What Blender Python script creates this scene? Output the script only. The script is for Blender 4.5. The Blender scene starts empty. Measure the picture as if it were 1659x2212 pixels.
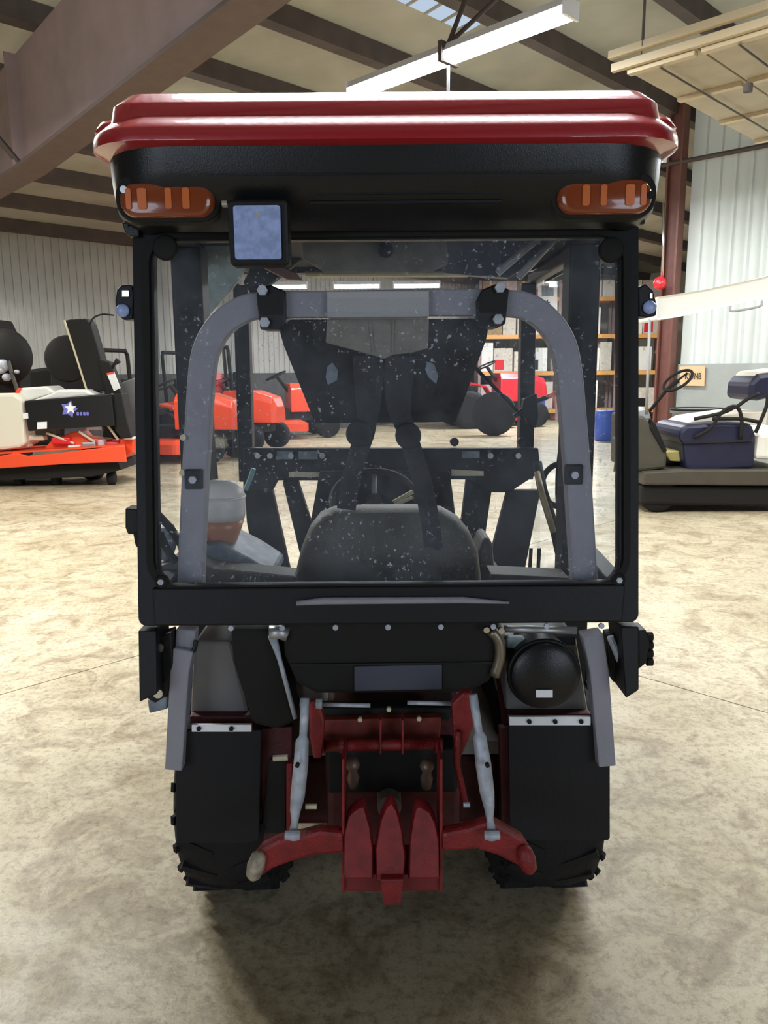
import bpy, bmesh, math, random
from mathutils import Vector, Matrix
random.seed(7)
C = bpy.context.scene.collection
PI = math.pi
# ------------------------------------------------------------------ camera
CAM_H, PITCH, ROLL, FPX, CAM_X = 1.55, math.radians(10.4), math.radians(0.45), 1661.0, -0.01
cam = bpy.data.cameras.new('camera'); cob = bpy.data.objects.new('camera', cam); C.objects.link(cob)
cam.sensor_fit = 'VERTICAL'; cam.sensor_height = 36; cam.lens = FPX/2212*36
cam.clip_start = 0.05; cam.clip_end = 200
cam.dof.use_dof = False
cob.matrix_world = (Matrix.Translation((CAM_X, 0, CAM_H)) @ Matrix.Rotation(PI/2-PITCH, 4, 'X') @ Matrix.Rotation(-ROLL, 4, 'Z'))
bpy.context.scene.camera = cob
# ------------------------------------------------------------------ world, exposure
w = bpy.data.worlds.new('world'); bpy.context.scene.world = w; w.use_nodes = True
w.node_tree.nodes['Background'].inputs[0].default_value = (0.75, 0.85, 1.0, 1)
w.node_tree.nodes['Background'].inputs[1].default_value = 0.3
vs = bpy.context.scene.view_settings
vs.view_transform = 'Standard'; vs.look = 'None'; vs.gamma = 1; vs.use_curve_mapping = False
vs.exposure = 0.0
LAMP_W = 62.0
# (x, y, z, power factor, heading deg, length) for every ceiling fixture; first and the far three are seen, others added for light
FIXTURES = [(0.57, 7.15, 4.2, 2.4, 135, 2.4),
            (-4.6, 6.0, 4.2, 3.4, 135, 2.4), (5.2, 5.6, 4.2, 2.6, 135, 2.4),
            (-7.6, 11.2, 3.9, 2.6, 135, 2.4), (6.7, 8.7, 4.3, 3.8, 135, 2.4),
            (-2.9, 5.0, 4.2, 2.6, 135, 2.4), (2.6, 4.6, 4.2, 1.0, 135, 2.4),
            (0.1, 2.6, 4.35, 1.6, 0, 2.4),
            (-2.05, 17.0, 3.36, 0.8, 0, 0.9), (-0.55, 17.0, 3.36, 0.8, 0, 1.0), (0.72, 17.0, 3.36, 0.8, 0, 1.0),
            (2.7, 11.2, 4.2, 2.6, 135, 2.4), (-2.2, 12.0, 4.2, 2.4, 135, 2.4),
            (4.6, 20.0, 4.3, 11.0, 135, 2.4)]

# ------------------------------------------------------------------ pixel helpers (measuring the place)
def ray(px, py):
    x = (px-829.5)/FPX; y = (1106-py)/FPX
    x, y = x*math.cos(ROLL)+y*math.sin(ROLL), -x*math.sin(ROLL)+y*math.cos(ROLL)
    return x, math.cos(PITCH)+y*math.sin(PITCH), -math.sin(PITCH)+y*math.cos(PITCH)
def at(px, py, Y):
    a, b, c = ray(px, py); t = Y/b
    return Vector((CAM_X+a*t, Y, CAM_H+c*t))
def ongrid(px, py, z):
    a, b, c = ray(px, py); t = (z-CAM_H)/c
    return Vector((CAM_X+a*t, b*t, z))
def ry(z): return 1.80+(z-.94)*.158          # leaning rear face of the cab
def rear(px, py, off=0):
    Y = 1.85
    for _ in range(12): Y = ry(at(px, py, Y).z)+off
    return at(px, py, Y)
S2 = math.sqrt(.5)
AV = Vector((S2, S2, 0)); BV = Vector((-S2, S2, 0)); ZV = Vector((0, 0, 1))   # the building stands at 45 degrees
def G(a, b, z): return AV*a+BV*b+ZV*z

# ------------------------------------------------------------------ materials
def mat(name, col, rough=.6, metal=0, var=0, vscale=8, bump=0, bscale=80, coat=0, col2=None, emit=0, ecol=None, spec=.5):
    m = bpy.data.materials.new(name); m.use_nodes = True
    nt = m.node_tree; b = nt.nodes['Principled BSDF']
    b.inputs['Base Color'].default_value = (*col, 1); b.inputs['Roughness'].default_value = rough
    b.inputs['Metallic'].default_value = metal; b.inputs['Coat Weight'].default_value = coat
    b.inputs['Specular IOR Level'].default_value = spec
    if emit:
        b.inputs['Emission Color'].default_value = (*(ecol or col), 1); b.inputs['Emission Strength'].default_value = emit
    g = nt.nodes.new('ShaderNodeNewGeometry')
    if var or col2:
        n = nt.nodes.new('ShaderNodeTexNoise'); n.inputs['Scale'].default_value = vscale; n.inputs['Detail'].default_value = 6
        nt.links.new(g.outputs['Position'], n.inputs['Vector'])
        r = nt.nodes.new('ShaderNodeValToRGB'); r.color_ramp.elements[0].position = .35; r.color_ramp.elements[1].position = .68
        c2 = col2 or tuple(c*(1-var) for c in col)
        r.color_ramp.elements[0].color = (*c2, 1); r.color_ramp.elements[1].color = (*col, 1)
        nt.links.new(n.outputs[0], r.inputs[0]); nt.links.new(r.outputs[0], b.inputs['Base Color'])
    if bump:
        n2 = nt.nodes.new('ShaderNodeTexNoise'); n2.inputs['Scale'].default_value = bscale
        nt.links.new(g.outputs['Position'], n2.inputs['Vector'])
        bp = nt.nodes.new('ShaderNodeBump'); bp.inputs['Strength'].default_value = bump; bp.inputs['Distance'].default_value = .01
        nt.links.new(n2.outputs[0], bp.inputs['Height']); nt.links.new(bp.outputs[0], b.inputs['Normal'])
    return m
def concrete():
    m = bpy.data.materials.new('concrete'); m.use_nodes = True; nt = m.node_tree; L = nt.links.new
    b = nt.nodes['Principled BSDF']; g = nt.nodes.new('ShaderNodeNewGeometry')
    def noise(s, d=8, r=.6, dist=0):
        n = nt.nodes.new('ShaderNodeTexNoise'); n.inputs['Scale'].default_value = s; n.inputs['Detail'].default_value = d
        n.inputs['Roughness'].default_value = r; n.inputs['Distortion'].default_value = dist
        L(g.outputs['Position'], n.inputs['Vector']); return n
    def ramp(n, p0, c0, p1, c1):
        r = nt.nodes.new('ShaderNodeValToRGB'); e = r.color_ramp.elements
        e[0].position = p0; e[0].color = (*c0, 1); e[1].position = p1; e[1].color = (*c1, 1); L(n.outputs[0], r.inputs[0]); return r
    def mul(a, bb, f=1, mode='MULTIPLY'):
        x = nt.nodes.new('ShaderNodeMix'); x.data_type = 'RGBA'; x.blend_type = mode; x.inputs[0].default_value = f
        L(a, x.inputs[6]); L(bb, x.inputs[7]); return x.outputs[2]
    base = ramp(noise(.8, 5, .6, .6), .36, (.41, .34, .215), .62, (.55, .48, .34))
    blot = ramp(noise(4.5, 9, .7, 1.2), .36, (.60, .55, .50), .54, (1, 1, 1))
    speck = ramp(noise(34, 8, .75), .36, (.60, .57, .53), .52, (1, 1, 1))
    fine = ramp(noise(160, 3, .7), .30, (.86, .85, .83), .60, (1.05, 1.04, 1.03))
    c = mul(mul(mul(base.outputs[0], blot.outputs[0]), speck.outputs[0]), fine.outputs[0])
    L(c, b.inputs['Base Color'])
    rr = ramp(noise(3, 6), .35, (.34,)*3, .65, (.62,)*3); L(rr.outputs[0], b.inputs['Roughness'])
    bp = nt.nodes.new('ShaderNodeBump'); bp.inputs['Strength'].default_value = .25; bp.inputs['Distance'].default_value = .006
    L(noise(30, 8).outputs[0], bp.inputs['Height']); L(bp.outputs[0], b.inputs['Normal'])
    return m
def glass(name, tint=(.86, .90, .93), dust=.06, spots=0., gloss=.07):
    m = bpy.data.materials.new(name); m.use_nodes = True; nt = m.node_tree; L = nt.links.new
    nt.nodes.remove(nt.nodes['Principled BSDF']); out = nt.nodes['Material Output']
    t = nt.nodes.new('ShaderNodeBsdfTransparent'); t.inputs[0].default_value = (*tint, 1)
    gl = nt.nodes.new('ShaderNodeBsdfGlossy'); gl.inputs['Roughness'].default_value = .03
    lw = nt.nodes.new('ShaderNodeLayerWeight'); pw_ = nt.nodes.new('ShaderNodeMath'); pw_.operation = 'POWER'; pw_.inputs[1].default_value = 5
    L(lw.outputs['Facing'], pw_.inputs[0])
    fr = nt.nodes.new('ShaderNodeMath'); fr.operation = 'MULTIPLY_ADD'; fr.inputs[1].default_value = .45; fr.inputs[2].default_value = .006
    L(pw_.outputs[0], fr.inputs[0])
    mx = nt.nodes.new('ShaderNodeMixShader')
    mm = nt.nodes.new('ShaderNodeMath'); mm.operation = 'MAXIMUM'; mm.inputs[1].default_value = gloss*.4
    L(fr.outputs[0], mm.inputs[0]); L(mm.outputs[0], mx.inputs[0]); L(t.outputs[0], mx.inputs[1]); L(gl.outputs[0], mx.inputs[2])
    d = nt.nodes.new('ShaderNodeBsdfDiffuse'); d.inputs[0].default_value = (.62, .66, .74, 1)
    g = nt.nodes.new('ShaderNodeNewGeometry')
    n = nt.nodes.new('ShaderNodeTexNoise'); n.inputs['Scale'].default_value = 3.5; n.inputs['Detail'].default_value = 9; n.inputs['Roughness'].default_value = .75
    L(g.outputs['Position'], n.inputs['Vector'])
    r = nt.nodes.new('ShaderNodeMapRange'); r.inputs[1].default_value = .38; r.inputs[2].default_value = .72
    r.inputs[3].default_value = dust*.3; r.inputs[4].default_value = dust*1.9; L(n.outputs[0], r.inputs[0])
    fac = r.outputs[0]
    if spots:
        v = nt.nodes.new('ShaderNodeTexNoise'); v.inputs['Scale'].default_value = 95; v.inputs['Detail'].default_value = 3; L(g.outputs['Position'], v.inputs['Vector'])
        s = nt.nodes.new('ShaderNodeMapRange'); s.inputs[1].default_value = .635; s.inputs[2].default_value = .70; s.inputs[3].default_value = 0; s.inputs[4].default_value = spots
        L(v.outputs[0], s.inputs[0])
        n3 = nt.nodes.new('ShaderNodeTexNoise'); n3.inputs['Scale'].default_value = 5; L(g.outputs['Position'], n3.inputs['Vector'])
        s2 = nt.nodes.new('ShaderNodeMapRange'); s2.inputs[1].default_value = .47; s2.inputs[2].default_value = .6; L(n3.outputs[0], s2.inputs[0])
        mu = nt.nodes.new('ShaderNodeMath'); mu.operation = 'MULTIPLY'; L(s.outputs[0], mu.inputs[0]); L(s2.outputs[0], mu.inputs[1])
        ad = nt.nodes.new('ShaderNodeMath'); ad.operation = 'ADD'; L(fac, ad.inputs[0]); L(mu.outputs[0], ad.inputs[1]); fac = ad.outputs[0]
    m2 = nt.nodes.new('ShaderNodeMixShader'); L(fac, m2.inputs[0]); L(mx.outputs[0], m2.inputs[1]); L(d.outputs[0], m2.inputs[2])
    L(m2.outputs[0], out.inputs[0]); return m
def lampmat(name, col, s):
    m = bpy.data.materials.new(name); m.use_nodes = True; nt = m.node_tree
    nt.nodes.remove(nt.nodes['Principled BSDF']); e = nt.nodes.new('ShaderNodeEmission')
    e.inputs[0].default_value = (*col, 1); e.inputs[1].default_value = s
    nt.links.new(e.outputs[0], nt.nodes['Material Output'].inputs[0]); return m
M = dict(
    red=mat('tractor_red_paint', (.36, .012, .018), .32, coat=1.0, bump=.05),
    hred=mat('hitch_red_paint', (.27, .012, .016), .5, var=.45, vscale=20, bump=.25, bscale=140),
    plast=mat('black_plastic', (.009, .009, .010), .34, spec=.4, bump=.08, bscale=300, var=.2),
    metal=mat('black_painted_steel', (.005, .005, .006), .5, spec=.35, var=.25, bump=.05),
    matte=mat('dull_black_plastic', (.012, .011, .010), .75, spec=.3, bump=.1),
    rops=mat('grey_rops_paint', (.30, .29, .33), .55, var=.12, bump=.15, bscale=220),
    seat=mat('charcoal_vinyl', (.068, .060, .042), .55, bump=.15, bscale=200, var=.15),
    fabric=mat('black_webbing', (.02, .02, .022), .85, bump=.4, bscale=300),
    steel=mat('galvanised_steel', (.52, .56, .64), .5, .15, var=.35, vscale=35, bump=.2),
    chrome=mat('bright_steel', (.7, .7, .68), .22, 1),
    white=mat('white_metal_strip', (.90, .90, .93), .5, var=.1),
    rubber=mat('tyre_rubber', (.012, .011, .012), .75, spec=.3, var=.3, bump=.3),
    flap=mat('rubber_flap', (.010, .010, .012), .7, spec=.35, var=.15, bump=.15),
    fender=mat('fender_grey', (.20, .19, .185), .5, var=.15),
    amber=mat('amber_lens', (.24, .05, .015), .15, coat=.5), amber2=mat('amber_reflector', (.62, .15, .03), .2, emit=.0),
    blueish=mat('lens_blue_reflection', (.40, .50, .85), .25, var=.3, vscale=60),  # blue reflection put into the lens colour
    ceil_refl=mat('beige_ceiling_reflection', (.27, .245, .195), .8, var=.35, vscale=14, bump=.1),  # beige glass reflection near the cab ceiling, as plain colour
    tan=mat('tan_reflection_colour', (.25, .235, .195), .9, var=.25, vscale=18, bump=.3, bscale=160),  # beige glass reflection over the plate, as plain colour
    greytube=mat('pale_grey_and_reflection', (.36, .36, .37), .6, bump=.1),  # grey of the cart tubes and of the roll bar reflection
    wood=mat('varnished_tan_rod', (.55, .40, .18), .4, var=.4, vscale=30),
    jugw=mat('milky_plastic', (.80, .76, .72), .35), jugo=mat('orange_fluid_plastic', (.62, .27, .16), .35, var=.2),
    cream=mat('cream_rim_light', (.62, .56, .36), .4), consol=mat('blue_grey_console', (.24, .28, .34), .45, var=.5, vscale=25),
    rim=mat('yellow_white_rim', (.6, .55, .4), .4), plate=mat('dull_blue_plate', (.055, .06, .09), .5),
    brown=mat('primer_brown_steel', (.36, .255, .235), .62, var=.18, vscale=3),
    purlin=mat('dark_purlin_steel', (.085, .064, .056), .7, var=.3, vscale=4),
    insul=mat('cream_insulation', (.42, .41, .34), .85, var=.22, vscale=1.3, bump=.1, bscale=9),
    wallp=mat('pale_green_grey_siding', (.62, .65, .61), .5, var=.10, vscale=1.5),
    walll=mat('grey_siding', (.50, .50, .46), .55, var=.14, vscale=1.5),
    wains=mat('grey_block_wainscot', (.36, .38, .36), .8, var=.12, vscale=3, bump=.2, bscale=30),
    darkbase=mat('dark_wainscot', (.10, .10, .10), .8, var=.3),
    door=mat('beige_door_panel', (.42, .36, .25), .6, var=.15, vscale=4), track=mat('tan_track', (.50, .40, .25), .5),
    conc=concrete(),
    skyl=lampmat('daylit_skylight', (.66, .80, 1.0), .75),
    nearw=mat('dark_green_grey_siding', (.14, .14, .13), .7, var=.1),
    dred=mat('recess_shade_dark_red', (.085, .006, .008), .6, var=.4, vscale=18, bump=.2),  # red darkened to put the recess shade into the colour
    fill_glow=lampmat('fill_panel_glow', (.72, .84, 1.0), 5.0),  # glow of the two added fill panels
    tube=lampmat('lit_tube', (.86, .95, 1.0), 22),
    fixt=mat('white_fixture', (.8, .82, .82), .4),
    orange=mat('orange_paint', (.86, .075, .02), .35, coat=.3), red2=mat('bright_red_paint', (.70, .02, .03), .3, coat=.4),
    whitep=mat('white_plastic', (.80, .79, .74), .45), cwhite=mat('cream_tank', (.74, .70, .58), .5),
    navy=mat('navy_vinyl', (.012, .013, .045), .45, var=.2), navyw=mat('cream_vinyl', (.66, .60, .50), .5),
    silver=mat('worn_silver', (.45, .45, .45), .4, .7), box=mat('cardboard', (.42, .29, .15), .8, var=.25, vscale=12),
    box2=mat('pale_carton', (.68, .62, .52), .7, var=.2, vscale=12), box3=mat('pinkish_carton', (.62, .50, .50), .7, var=.25, vscale=15),
    beam=mat('orange_rack_beam', (.75, .36, .10), .5), blue=mat('blue_plastic', (.05, .12, .55), .4),
    sign=mat('tan_cardboard_sign', (.72, .46, .26), .8), ink=mat('black_ink', (.02, .02, .02), .8),
    logo_w=mat('logo_white', (.85, .85, .82), .5), logo_b=mat('logo_blue', (.16, .16, .55), .5),
    poster=mat('white_poster', (.85, .84, .78), .6), yellow=mat('yellow_floor_mat', (.55, .46, .16), .7),
    glassr=glass('rear_window_glass', (.975, .98, .99), .04, .5, .02), glasss=glass('side_window_glass', (.97, .985, .985), .012, .0, .01),
    glassf=glass('windshield_glass', (.985, .985, .985), .02, .35),
    backw=mat('warm_pale_wall', (.66, .60, .50), .7, var=.15),
)

# ------------------------------------------------------------------ mesh helpers (all take world coordinates)
def new(): return bmesh.new()
RINV = {}
def obj(name, bm, m, parent=None, smooth=False, bev=0, label=None, kind=None):
    bmesh.ops.recalc_face_normals(bm, faces=bm.faces)
    if parent is not None and parent.name in RINV: bm.transform(RINV[parent.name])
    me = bpy.data.meshes.new(name); bm.to_mesh(me); bm.free()
    if smooth:
        for p in me.polygons: p.use_smooth = True
    for x in (m if isinstance(m, (list, tuple)) else [m]): me.materials.append(x)
    o = bpy.data.objects.new(name, me); C.objects.link(o)
    if parent is not None:
        o.parent = parent
        if parent.name in RINV: RINV[o.name] = RINV[parent.name]
    if bev:
        b = o.modifiers.new('bevel', 'BEVEL'); b.width = bev; b.segments = 2; b.limit_method = 'ANGLE'; b.angle_limit = .7
    if smooth and not bev:
        pass
    if label: o['label'] = label
    if kind: o['kind'] = kind
    return o
def smooth_angle(o, ang=40):
    for p in o.data.polygons: p.use_smooth = True
    try: o.data.set_sharp_from_angle(angle=math.radians(ang))
    except Exception: pass
    return o
def thing(name, label, cat, loc=(0, 0, 0), rot=0, group=None):
    o = bpy.data.objects.new(name, None); C.objects.link(o); o.empty_display_size = .1
    o.matrix_world = Matrix.Translation(loc) @ Matrix.Rotation(rot, 4, 'Z')
    RINV[o.name] = o.matrix_world.inverted()
    o['label'] = label; o['category'] = cat
    if group: o['group'] = group
    return o
def tag(o, label, cat, group=None):
    o['label'] = label; o['category'] = cat
    if group: o['group'] = group
    return o
def struct(o): o['kind'] = 'structure'; return o
def addq(bm, a, b, c, d): return bm.faces.new([bm.verts.new(p) for p in (a, b, c, d)])
def box(bm, x0, x1, y0, y1, z0, z1, Mx=None):
    vs_ = [Vector((x, y, z)) for x in (x0, x1) for y in (y0, y1) for z in (z0, z1)]
    if Mx is not None: vs_ = [Mx @ v for v in vs_]
    v = [bm.verts.new(p) for p in vs_]
    for f in ((0, 1, 3, 2), (4, 6, 7, 5), (0, 4, 5, 1), (2, 3, 7, 6), (0, 2, 6, 4), (1, 5, 7, 3)): bm.faces.new([v[i] for i in f])
    return bm
def prism(bm, pts, ext):
    ext = Vector(ext); pts = [Vector(p) for p in pts]
    a = [bm.verts.new(p) for p in pts]; b = [bm.verts.new(p+ext) for p in pts]; n = len(pts)
    bm.faces.new(a); bm.faces.new(b[::-1])
    for i in range(n): bm.faces.new([a[i], a[(i+1) % n], b[(i+1) % n], b[i]])
    return bm
def loft(bm, rings, cap0=True, cap1=True):
    R = [[bm.verts.new(p) for p in r] for r in rings]; n = len(R[0])
    for k in range(len(R)-1):
        for i in range(n): bm.faces.new([R[k][i], R[k][(i+1) % n], R[k+1][(i+1) % n], R[k+1][i]])
    if cap0: bm.faces.new(R[0][::-1])
    if cap1: bm.faces.new(R[-1])
    return bm
def frames(pts):
    out = []; n = len(pts); up = None
    for i in range(n):
        t = (pts[min(i+1, n-1)]-pts[max(i-1, 0)]).normalized()
        if up is None: up = Vector((0, 0, 1)) if abs(t.z) < .9 else Vector((0, 1, 0))
        s = t.cross(up)
        if s.length < 1e-4: s = t.cross(Vector((1, 0, 0)))
        s.normalize(); u = s.cross(t).normalized(); up = u; out.append((t, s, u))
    return out
def tube(bm, pts, r, seg=10):
    pts = [Vector(p) for p in pts]; fr = frames(pts)
    rs = r if isinstance(r, (list, tuple)) else [r]*len(pts)
    loft(bm, [[p+(s*math.cos(a)+u*math.sin(a))*rr for a in [2*PI*k/seg for k in range(seg)]] for p, (t, s, u), rr in zip(pts, fr, rs)]); return bm
def catmull(pts, k=6):
    P = [Vector(p) for p in pts]; P = [P[0]*2-P[1]]+P+[P[-1]*2-P[-2]]; out = []
    for i in range(1, len(P)-2):
        for j in range(k):
            t = j/k; a, b, c, d = P[i-1:i+3]
            out.append(.5*((2*b)+(c-a)*t+(2*a-5*b+4*c-d)*t*t+(3*b-a-3*c+d)*t**3))
    out.append(P[-2]); return out
def ribbon(bm, pts, w, d, normal=(0, 1, 0)):
    """flat bar following pts, w wide across, d deep along normal"""
    N = Vector(normal); pts = [Vector(p) for p in pts]; R = []; n = len(pts)
    ws = w if isinstance(w, (list, tuple)) else [w]*n
    for i, p in enumerate(pts):
        t = (pts[min(i+1, n-1)]-pts[max(i-1, 0)]).normalized(); s = t.cross(N).normalized()
        R.append([p-s*ws[i]/2-N*d/2, p+s*ws[i]/2-N*d/2, p+s*ws[i]/2+N*d/2, p-s*ws[i]/2+N*d/2])
    return loft(bm, R)
def cyl(bm, p, axis, r, h, seg=16, r2=None):
    axis = Vector(axis).normalized(); p = Vector(p)
    s = axis.cross(Vector((0, 0, 1)) if abs(axis.z) < .9 else Vector((1, 0, 0))).normalized(); u = axis.cross(s)
    c = [2*PI*k/seg for k in range(seg)]
    return loft(bm, [[p+(s*math.cos(a)+u*math.sin(a))*r for a in c], [p+axis*h+(s*math.cos(a)+u*math.sin(a))*(r if r2 is None else r2) for a in c]])
def lathe(bm, p, axis, prof, seg=24):
    """prof: list of (along axis, radius)"""
    axis = Vector(axis).normalized(); p = Vector(p)
    s = axis.cross(Vector((0, 0, 1)) if abs(axis.z) < .9 else Vector((1, 0, 0))).normalized(); u = axis.cross(s)
    return loft(bm, [[p+axis*h+(s*math.cos(a)+u*math.sin(a))*max(r, .0005) for a in [2*PI*k/seg for k in range(seg)]] for h, r in prof])
def rrect(x0, z0, x1, z1, r, n=6):
    out = []
    for cx, cz, a0 in ((x1-r, z1-r, 0), (x0+r, z1-r, 90), (x0+r, z0+r, 180), (x1-r, z0+r, 270)):
        for k in range(n+1):
            a = math.radians(a0+90*k/n); out.append((cx+r*math.cos(a), cz+r*math.sin(a)))
    return out
def pxp(name, pts, Y, th, m, parent=None, bev=.004, **k):
    """solid plate measured off the photograph, standing at distance Y, th metres deep"""
    bm = new(); prism(bm, [at(x, y, Y) for x, y in pts], (0, th, 0)); return obj(name, bm, m, parent, bev=bev, **k)
def torus(bm, c, R, r, axis, seg=36, s2=8, arc=2*PI, a0=0):
    axis = Vector(axis).normalized(); s = axis.cross(Vector((1, 0, 0))).normalized(); u = axis.cross(s); c = Vector(c)
    rings = []
    full = arc > 6.2
    n = seg if full else seg+1
    for i in range(n):
        a = a0+arc*i/seg; d = s*math.cos(a)+u*math.sin(a); q = c+d*R
        rings.append([q+(d*math.cos(t)+axis*math.sin(t))*r for t in [2*PI*k/s2 for k in range(s2)]])
    if full: rings.append(rings[0])
    loft(bm, rings, not full, not full)
    if full: bmesh.ops.remove_doubles(bm, verts=bm.verts, dist=1e-5)
    return bm

# ================================================================== THE BUILDING
DL, DR = 16.0, 12.2                       # left wall at b = DL, right wall at a = DR
def roof(b): return 4.32+.12*(DL-b)
# floor: base sheet and the sawn slabs on it
bm = new(); prism(bm, [G(-9, -9, -.14), G(36, -9, -.14), G(36, 17, -.14), G(-9, 17, -.14)], (0, 0, .02))
floor = struct(obj('floor', bm, M['conc']))
GS = 4.5; J = .004; slab_me = None
for i in range(-3, 8):
    for j in range(-3, 3):
        a0, b0 = 3.55+GS*i, 3.86+GS*j
        if slab_me is None:
            bm = new()
            prism(bm, [G(J, J, 0), G(GS-J, J, 0), G(GS-J, GS-J, 0), G(J, GS-J, 0)], (0, 0, -.12))
            bmesh.ops.recalc_face_normals(bm, faces=bm.faces)
            slab_me = bpy.data.meshes.new('slab'); bm.to_mesh(slab_me); bm.free(); slab_me.materials.append(M['conc'])
        o = bpy.data.objects.new('slab', slab_me); C.objects.link(o); o.parent = floor; o.location = G(a0, b0, 0)
# siding walls: every corrugated strip is a piece
def siding(wname, org, d, nrm, length, z0, z1, pitch, m, rib=.045):
    """backing sheet plus strips with one raised rib each"""
    bm = new(); o = Vector(org)
    prism(bm, [o+nrm*-.06+ZV*z0, o+d*length+nrm*-.06+ZV*z0, o+d*length+nrm*-.06+ZV*z1, o+nrm*-.06+ZV*z1], nrm*-.06)
    wl = struct(obj(wname, bm, m))
    bm = new()
    prof = [(0, 0), (pitch*.70, 0), (pitch*.76, rib), (pitch*.92, rib), (pitch*.98, 0), (pitch, 0)]
    f0 = [bm.verts.new(d*u+nrm*(v-.03)+ZV*z0) for u, v in prof]; f1 = [bm.verts.new(d*u+nrm*(v-.03)+ZV*z1) for u, v in prof]
    for k in range(len(prof)-1): bm.faces.new([f0[k], f0[k+1], f1[k+1], f1[k]])
    me = bpy.data.meshes.new('wall_panel'); bm.to_mesh(me); bm.free(); me.materials.append(m)
    for k in range(int(length/pitch)):
        q = bpy.data.objects.new('wall_panel', me); C.objects.link(q); q.parent = wl; q.location = o+d*(k*pitch)
    return wl
wl = siding('wall_left', G(-8, DL, 0), AV, -BV, 30.4, 1.5, 4.35, .16, M['walll'], .02)
bm = new(); prism(bm, [G(-8, DL-.02, 0), G(22.3, DL-.02, 0), G(22.3, DL-.02, 1.52), G(-8, DL-.02, 1.52)], BV*.1)
obj('lower_wall', bm, M['darkbase'], wl, label='dark base course of the left wall')
wr = siding('wall_right', G(DR, 5.5, 0), -BV, -AV, 13.5, 1.6, 6.6, .235, M['wallp'])
bm = new(); prism(bm, [G(DR-.05, 5.5, 0), G(DR-.05, -8, 0), G(DR-.05, -8, 1.62), G(DR-.05, 5.5, 1.62)], AV*.12)
obj('wainscot', bm, M['wains'], wr, label='plain grey lower part of the wall')
# girt and rods across the right wall
p0, p1 = at(1458, 352, 12.5), at(1659, 313, 11.6)
d = (p1-p0).normalized()
bm = new(); tube(bm, [p0-d*.2, p1+d*3], .035, 8)
tag(obj('wall_pipe', bm, M['purlin']), 'dark pipe running across the ribbed right wall above the golf cart', 'pipe')
bm = new(); prism(bm, [Vector((-4.6, 27, 0)), Vector((14, 27, 0)), Vector((14, 27, 5.05)), Vector((-4.6, 27, 4.3))], (0, .12, 0))
struct(obj('wall_back', bm, M['backw']))
bm = new(); prism(bm, [G(-8, -8, 0), G(-8, DL, 0), G(-8, DL, roof(DL)), G(-8, -8, roof(-8))], AV*-.1)
struct(obj('wall_near', bm, M['nearw']))
bm = new(); prism(bm, [G(-8, -8, 0), G(DR, -8, 0), G(DR, -8, roof(-8)), G(-8, -8, roof(-8))], BV*-.1)
struct(obj('wall_side', bm, M['nearw']))
for k, (f, name) in enumerate(((lambda u, z, o=.03: G(-8+o, u, z), 'fill_panel_1'), (lambda u, z, o=.03: G(u, -8+o, z), 'fill_panel_2'))):  # glowing panels added behind the camera to fill the tractor's rear
    bm = new(); prism(bm, [f(-3, .3), f(1.4, .3), f(1.4, 3.6), f(-3, 3.6)], (AV if k == 0 else BV)*.02)
    wn_ = struct(obj(name, bm, M['fill_glow'])); wn_['label'] = 'large glowing fill panel added on the wall behind the photographer'
    for q in range(6):
        bm = new(); u = -3.05+q*.89; prism(bm, [f(u, .2), f(u+.08, .2), f(u+.08, 3.65), f(u, 3.65)], (AV if k == 0 else BV)*.06); obj('fill_panel_bar', bm, M['track'], wn_)
    for z in (.2, 1.4, 2.5, 3.6):
        bm = new(); prism(bm, [f(-3.05, z), f(1.45, z), f(1.45, z+.08), f(-3.05, z+.08)], (AV if k == 0 else BV)*.06); obj('fill_panel_rail', bm, M['track'], wn_)
# ceiling: insulation blanket, purlins below it, skylight
bm = new(); prism(bm, [G(-8, -8, roof(-8)), G(36, -8, roof(-8)), G(36, DL+.2, roof(DL+.2)), G(-8, DL+.2, roof(DL+.2))], ZV*.08)
ceil = struct(obj('ceiling', bm, M['insul']))
pb = 7.07-1.4*10
k = 0
while pb < DL-.2:
    if pb > -7.8:
        bm = new(); z = roof(pb)
        prism(bm, [G(-8, pb, z-.005), G(-8, pb+.03, z-.21), G(-8, pb+.17, z-.23), G(-8, pb+.17, z-.19), G(-8, pb+.06, z-.17), G(-8, pb+.05, z-.02)], AV*40)
        obj('purlin', bm, M['purlin'], ceil)
    pb += 1.4
sk = at(905, 25, 7.2); sb = 5.9
bm = new(); sc = G(6.15, 6.15, roof(6.15)-.03)
prism(bm, [G(6.3, 5.8, roof(5.8)-.02), G(7.7, 5.8, roof(5.8)-.02), G(7.7, 6.3, roof(6.3)-.02), G(6.3, 6.3, roof(6.3)-.02)], ZV*-.015)
wn = struct(obj('window_1', bm, M['skyl'])); wn['label'] = 'translucent bluish skylight sheet in the roof'
for q in range(5):
    bm = new(); aa = 6.4+q*.29
    tube(bm, [G(aa, 5.8, roof(5.8)-.04), G(aa, 6.3, roof(6.3)-.04)], .02, 6); obj('skylight_rib', bm, M['insul'], wn)
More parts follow.
